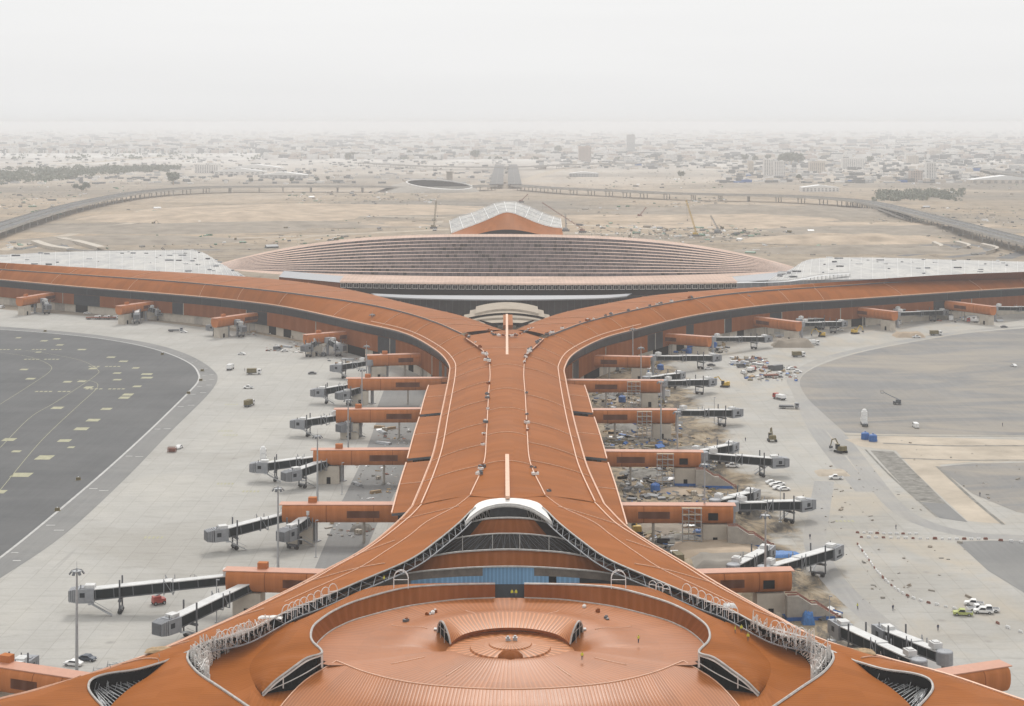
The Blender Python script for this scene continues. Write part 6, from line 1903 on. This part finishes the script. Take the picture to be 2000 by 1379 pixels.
rubble('desert_debris', 2600, [(1100, 330, 1500, 372), (1300, 385, 1420, 430), (560, 375, 860, 400), (0, 330, 300, 380), (1500, 340, 2000, 380), (1120, 440, 1480, 462), (1100, 395, 1500, 470), (1450, 440, 2000, 500), (0, 460, 880, 488), (250, 405, 860, 455), (1200, 440, 1480, 475), (1700, 405, 2000, 440), (0, 380, 160, 420)], 24, 0.8, 3.6, [M['gravel'], M['sandgrey'], M['dgrey'], M['concrete'], M['white'], M['spoilgrey'], M['green']])
# bits on the roof along the seams
rr = random.Random(5)
def roofbits(pts, n, lab, grp, bowl=False):
    c_ = cr(PL(pts), 200)
    for k in range(n):
        p = c_[rr.randrange(200)]
        if bowl: p = Vector((p.x, p.y, min((abs(q.x - p.x) + abs(q.y - p.y), q.z) for row in g_eye for q in row)[1] - .2))
        b = MB(); s = rr.uniform(.4, .9) if bowl else rr.uniform(.6, 1.6)
        b.box((0, 0, s * .3), (s * rr.uniform(.7, 1.8), s, s * .6), rr.randrange(3)); b.box((s * .2, 0, s * .7), (s * .6, s * .5, s * .3), rr.randrange(3))
        o = b.build('material_pile', [M['brown_wall'], M['dgrey'], M['white_trim']]); o.location = p + Vector((rr.uniform(-.7, .7), rr.uniform(-1, 1), .25)); o.rotation_euler = (0, 0, rr.uniform(0, 3))
        tag(o, lab, 'material pile', grp)
roofbits([(1026, 712, 27.8), (1030, 693, 27.8), (1048, 670, 27.8), (1090, 646, 27.8), (1175, 620, 27.8), (1262, 600, 27.6), (1350, 583, 27.2)], 44, 'small pile of roofing scraps along the ridge step of the right arm', 'scraps on the right ridge')
roofbits([(905, 655, 27.8), (925, 668, 27.8), (945, 690, 27.8), (956, 715, 27.8)], 10, 'small pile of roofing scraps along the ridge step of the left arm', 'scraps on the left ridge')
roofbits([(953, 745, 27.8), (951, 790, 27.8), (948, 850, 27.8), (942, 905, 27.8), (920, 965, 27.8)], 12, 'dark pallet load on the left edge of the crown roof', 'loads on the stem roof')
roofbits([(1027, 760, 27.8), (1030, 850, 27.8), (1048, 930, 27.8), (1085, 980, 27.6)], 8, 'small load on the right edge of the crown roof', 'loads on the stem roof right side')
roofbits([(953, 644, 25.4), (965, 655, 26.5), (985, 657, 27.4), (1005, 657, 27.4), (1030, 648, 26.0), (1040, 643, 25.5)], 26, 'piece of scaffold frame left in the fork of the crown roof', 'scaffold pieces in the fork')
roofbits([(830, 1196, 24.6), (850, 1188, 24.6), (820, 1200, 24.6), (770, 1210, 24.6)], 5, 'white roofing offcut on the bowl floor left of the eye', 'offcuts left of the eye', True)
roofbits([(1130, 1178, 24.4), (1180, 1197, 24.6), (1200, 1215, 24.8)], 5, 'white roofing offcut on the bowl floor right of the eye', 'offcuts right of the eye', True)
roofbits([(700, 1200, 24.2), (690, 1204, 24.2), (715, 1197, 24.2)], 3, 'dark bundle at the foot of the ring wall on the left', 'bundles by the ring wall', True)

# ================================================================ DESERT SHEDS, TREES AND THE CITY
M['citywhite'] = plain('city_white', (0.74, 0.72, 0.69), 0.85, 0, 0.12, 0.02)
M['citytan'] = plain('city_tan', (0.60, 0.54, 0.47), 0.85, 0, 0.15, 0.02)
M['citygrey'] = plain('city_grey', (0.46, 0.46, 0.455), 0.85, 0, 0.15, 0.02)
M['cityrose'] = plain('city_rose', (0.52, 0.44, 0.39), 0.85, 0, 0.15, 0.02)
M['citydark'] = plain('city_dark', (0.17, 0.175, 0.18), 0.85, 0, 0.2, 0.02)
def building(px, py, wd, dp, ht, m_, lab, grp=None, rz=0.0, shed=False):
    b = MB()
    b.box((0, 0, ht / 2), (wd, dp, ht), 0)
    if shed:
        b.prism([(-wd / 2 - .5, ht), (-wd / 2 - .5, ht + .4), (0, ht + wd * .06 + .6), (wd / 2 + .5, ht + .4), (wd / 2 + .5, ht)], -dp / 2 - .5, dp / 2 + .5, 2)
    else:
        b.box((wd * .2, dp * .1, ht + 1.2), (wd * .25, dp * .3, 2.4), 0)
        b.box((0, -dp / 2 + .3, ht + .4), (wd, .3, .8), 0); b.box((-wd / 2 + .2, 0, ht + .4), (.3, dp - .6, .8), 0); b.box((wd / 2 - .2, 0, ht + .4), (.3, dp - .6, .8), 0)
    fl = max(1, int(ht / 3.4)); nx = max(2, int(wd / 4.5))
    for f in range(min(fl, 14)):
        z = 1.9 + f * 3.4
        if z + .8 > ht: break
        for k in range(min(nx, 10)):
            b.box((-wd / 2 + wd * (k + .5) / min(nx, 10), -dp / 2 - .04, z), (wd / min(nx, 10) * .5, .12, 1.5), 1)
    o = b.build('city_building' if not shed else 'desert_shed', [m_, M['dgrey'], M['white']])
    o.location = P(px, py, 0); o.rotation_euler = (0, 0, rz)
    return tag(o, lab, 'building' if not shed else 'shed', grp)
rr = random.Random(11)
for k, (px, py, wd, dp, ht, m_, lb) in enumerate((
    (1500, 345, 22, 18, 42, 'citywhite', 'pair of white towers at the desert edge right of centre, left tower'), (1522, 346, 26, 18, 38, 'citywhite', 'pair of white towers at the desert edge right of centre, right tower'),
    (1788, 355, 26, 20, 24, 'cityrose', 'reddish block beside a slim white tower right of centre'), (1817, 351, 22, 18, 40, 'citywhite', 'slim white tower beside the reddish block'), (1466, 338, 14, 12, 30, 'citytan', 'small tan tower left of the white pair'),
    (1142, 316, 42, 30, 52, 'cityrose', 'dark rosy block standing alone in front of the city'), (1665, 330, 60, 30, 30, 'citywhite', 'wide white block on the desert edge'), (405, 338, 60, 26, 22, 'citywhite', 'white walled compound right of the tree belt'), (1595, 338, 40, 24, 30, 'citytan', 'tan block right of the white pair'),
    (1232, 300, 34, 26, 80, 'citygrey', 'slender hazy tower right of centre'), (650, 292, 40, 30, 40, 'citygrey', 'pale grey block in the haze left of centre'))):
    building(px, py, wd, dp, ht, M[m_], lb)
for k, (px, py, wd, dp, m_, lb) in enumerate(((470, 341, 130, 30, 'citywhite', 'long flat white roofed shed, front one of two beyond the left viaduct'), (500, 333, 150, 40, 'citywhite', 'long flat white roofed shed, rear one of two beyond the left viaduct'), (1960, 358, 150, 40, 'citytan', 'wide shed with white roof at the right edge'), (1600, 374, 70, 30, 'citywhite', 'low white shed behind the right viaduct'), (555, 348, 110, 40, 'citygrey', 'low grey shed beyond the left viaduct'), (1140, 345, 70, 30, 'citygrey', 'low grey shed right of the double ramp'))):
    building(px, py, wd, dp, 8, M[m_], lb, shed=True)
labs = {'citywhite': 'pale white block in the low hazy city along the skyline', 'citytan': 'tan block in the low hazy city along the skyline', 'citygrey': 'grey block in the low hazy city along the skyline', 'cityrose': 'rosy block in the low hazy city along the skyline'}
for k in range(215):
    py = 262 + 48 * rr.random() ** 0.8
    px = rr.uniform(-30, 2030)
    if px > 1150: py += rr.uniform(0, 14)
    if px < 500: py = min(py, 297)
    m_ = rr.choice(('citywhite', 'citywhite', 'citywhite', 'citytan', 'citygrey', 'cityrose'))
    sc = P(px, py, 0).y / 5000
    building(px, py, rr.uniform(10, 34) * sc, rr.uniform(15, 30) * sc, rr.choice((8, 9, 11, 12, 14, 14, 18, 24)) * min(sc, 1.6), M[m_], labs[m_], 'blocks of the hazy city, ' + m_[4:], rr.uniform(-.4, .4))
# everything behind them in the city as one mass
b = MB()
for k in range(11000):
    py = 251 + 60 * rr.random() ** 0.8; px = rr.uniform(-350, 2350)
    if px < 520: py = min(py, 299)
    p = P(px, py, 0); sc = min(2.2, p.y / 5000)
    ht = rr.choice((5, 6, 8, 10, 12, 15)) * sc
    mt = Matrix.Translation(p) @ Matrix.Rotation(rr.uniform(-.5, .5), 4, 'Z')
    b.box((0, 0, ht / 2), (rr.uniform(10, 40) * sc, rr.uniform(10, 26) * sc, ht), rr.choice((0, 0, 0, 1, 2, 2, 3)), mt)
tag(b.build('distant_city', [M['citywhite'], M['citytan'], M['citydark'], M['cityrose']]), 'low hazy city spread along the whole skyline', 'city', kind='stuff')
b = MB()
for k in range(1700):
    px = rr.uniform(1050, 2060); py = 306 + 52 * rr.random() ** 1.3
    if px < 1400 and py > 330: continue
    p = P(px, py, 0); ht = rr.choice((3, 4, 5, 6, 8))
    b.box(p + Vector((0, 0, ht / 2)), (rr.uniform(6, 26), rr.uniform(6, 16), ht), rr.choice((0, 0, 1, 2, 3, 2, 5, 5, 5, 4) if k % 6 == 0 else (0, 1, 2, 5, 5)))
for k in range(700):
    px = rr.uniform(0, 1000); py = 300 + 60 * rr.random()
    p = P(px, py, 0); ht = rr.choice((3, 4, 5))
    b.box(p + Vector((0, 0, ht / 2)), (rr.uniform(5, 18), rr.uniform(5, 12), ht), rr.choice((0, 1, 2, 5, 5)))
tag(b.build('distant_yards', [M['citywhite'], M['citytan'], M['citygrey'], M['cityrose'], M['blue'], M['citydark']]), 'scattered sheds, yards and low houses on the desert edge', 'yards', kind='stuff')
for k, (px, py) in enumerate(((300, 438), (460, 470), (655, 470), (700, 440), (1180, 425), (1300, 452), (1410, 447), (1620, 450), (1540, 455), (1850, 456), (400, 448), (560, 448), (1230, 465), (1700, 440))):
    veh('dtruck' if k % 3 else 'oexc', px, py, rr.uniform(0, 360), f'distant {"dump truck" if k % 3 else "digger"} on the desert, {ORD[k % 11]} of those {"left of the arched hall" if px < 900 else "right of the arched hall"}', 'machines on the desert')

# trees
def leafmat(name, c0, c1):
    m, t, b_ = newmat(name)
    o = N(t, 'ShaderNodeObjectInfo').outputs['Random']
    g_ = N(t, 'ShaderNodeTexCoord').outputs['Object']
    n = noisen(t, g_, 0.35, 4, 0.7)
    t.links.new(ramp(t, n, [(0.35, c0), (0.65, c1)]), b_.inputs['Base Color'])
    b_.inputs['Roughness'].default_value = 0.8
    return m
M['leaf'] = leafmat('foliage', (0.10, 0.115, 0.08), (0.17, 0.185, 0.13))
def crown_mesh(b, c, rx, rz_, n, rr):
    for _ in range(n):
        while True:
            v = Vector((rr.uniform(-1, 1), rr.uniform(-1, 1), rr.uniform(-1, 1)))
            if 0.25 < v.length < 1: break
        p = c + Vector((v.x * rx, v.y * rx, v.z * rz_))
        s = rx * rr.uniform(.10, .22)
        a = Vector((rr.uniform(-1, 1), rr.uniform(-1, 1), rr.uniform(-1, 1))).normalized()
        q = a.orthogonal().normalized(); w_ = a.cross(q)
        b.quad(p - q * s - w_ * s, p + q * s - w_ * s, p + q * s + w_ * s, p - q * s + w_ * s)
def tree_proto():
    th = thing('desert_tree', 'x', 'tree')
    mb = MB(); mb.tube([(0, 0, 0), (.2, .1, 2.5), (.1, .2, 5)], .4, 6, 0, .2)
    for a in (0, 2.1, 4.2): mb.tube([(.1, .1, 3.2), (1.6 * math.cos(a), 1.6 * math.sin(a), 5.8)], .18, 5, 0, .07)
    mb.build('trunk', M['wood'], th)
    mb = MB(); rr_ = random.Random(3)
    for a in range(7): crown_mesh(mb, Vector((2.2 * math.cos(a * .9), 2.2 * math.sin(a * .9), 5.5 + 1.3 * math.sin(a * 2.1))), 2.4, 1.9, 75, rr_)
    mb.build('crown', M['leaf'], th)
    return th
t0 = tree_proto()
spots = [(338, 361, 3.2), (168, 372, 1.9), (160, 375, 1.5), (148, 371, 1.4), (570, 357, 1.3), (490, 357, 1.2), (620, 356, 1.2), (1455, 316, 3.0), (1475, 317, 2.6), (1500, 314, 2.6), (1530, 322, 4.2), (1545, 322, 4.6), (1560, 321, 4.2), (928, 312, 4.0), (680, 312, 3.0), (690, 309, 2.6), (1330, 348, 2.0), (1090, 300, 4), (1700, 318, 2.6), (800, 306, 3.0), (640, 352, 1.1), (1560, 352, 1.6)]
for k, (px, py, s) in enumerate(spots):
    o = t0 if k == 0 else copy_tree(t0)
    o.location = P(px, py, 0); o.scale = (s, s, s); o.rotation_euler = (0, 0, k * 1.7)
    o['label'] = 'large dark tree standing alone beyond the left viaduct' if k == 0 else 'hazy green tree scattered between the desert and the city'
    o['group'] = 'lone dark tree' if k == 0 else 'scattered far trees'
b = MB(); rr = random.Random(9)
for k in range(330):
    t = rr.random()
    px = rr.uniform(-20, 350); py = 326 + (1 - px / 350) * 30 * rr.random() + rr.uniform(0, 8)
    crown_mesh(b, P(px, py, 0) + Vector((0, 0, 5)), rr.uniform(8, 15), rr.uniform(4, 7), 26, rr)
for k in range(120):
    px = rr.uniform(1712, 1880); py = rr.uniform(374, 393)
    crown_mesh(b, P(px, py, 0) + Vector((0, 0, 3)), rr.uniform(6, 11), rr.uniform(3, 5), 22, rr)
for k in range(420):
    px = rr.uniform(0, 2020); py = 268 + 44 * rr.random()
    crown_mesh(b, P(px, py, 0) + Vector((0, 0, 5)), rr.uniform(10, 26), rr.uniform(4, 8), 12, rr)
tag(b.build('tree_belt', M['leaf']), 'belts of dark trees and shrubs on the desert plain', 'tree belt', kind='stuff')

# ================================================================ HAZE
hz = MB(); hz.box((0, 23900, 69.0), (62000, 49200, 140.0))
m, t, b_ = newmat('air')
t.nodes.remove(b_)
pv = N(t, 'ShaderNodeVolumePrincipled')
pv.inputs['Color'].default_value = (0.855, 0.868, 0.89, 1)
pv.inputs['Density'].default_value = HAZE
pv.inputs['Anisotropy'].default_value = 0.1
t.links.new(pv.outputs[0], t.nodes['Material Output'].inputs['Volume'])
tag(hz.build('haze', m), 'pale dusty air over the whole plain', 'haze', kind='stuff')
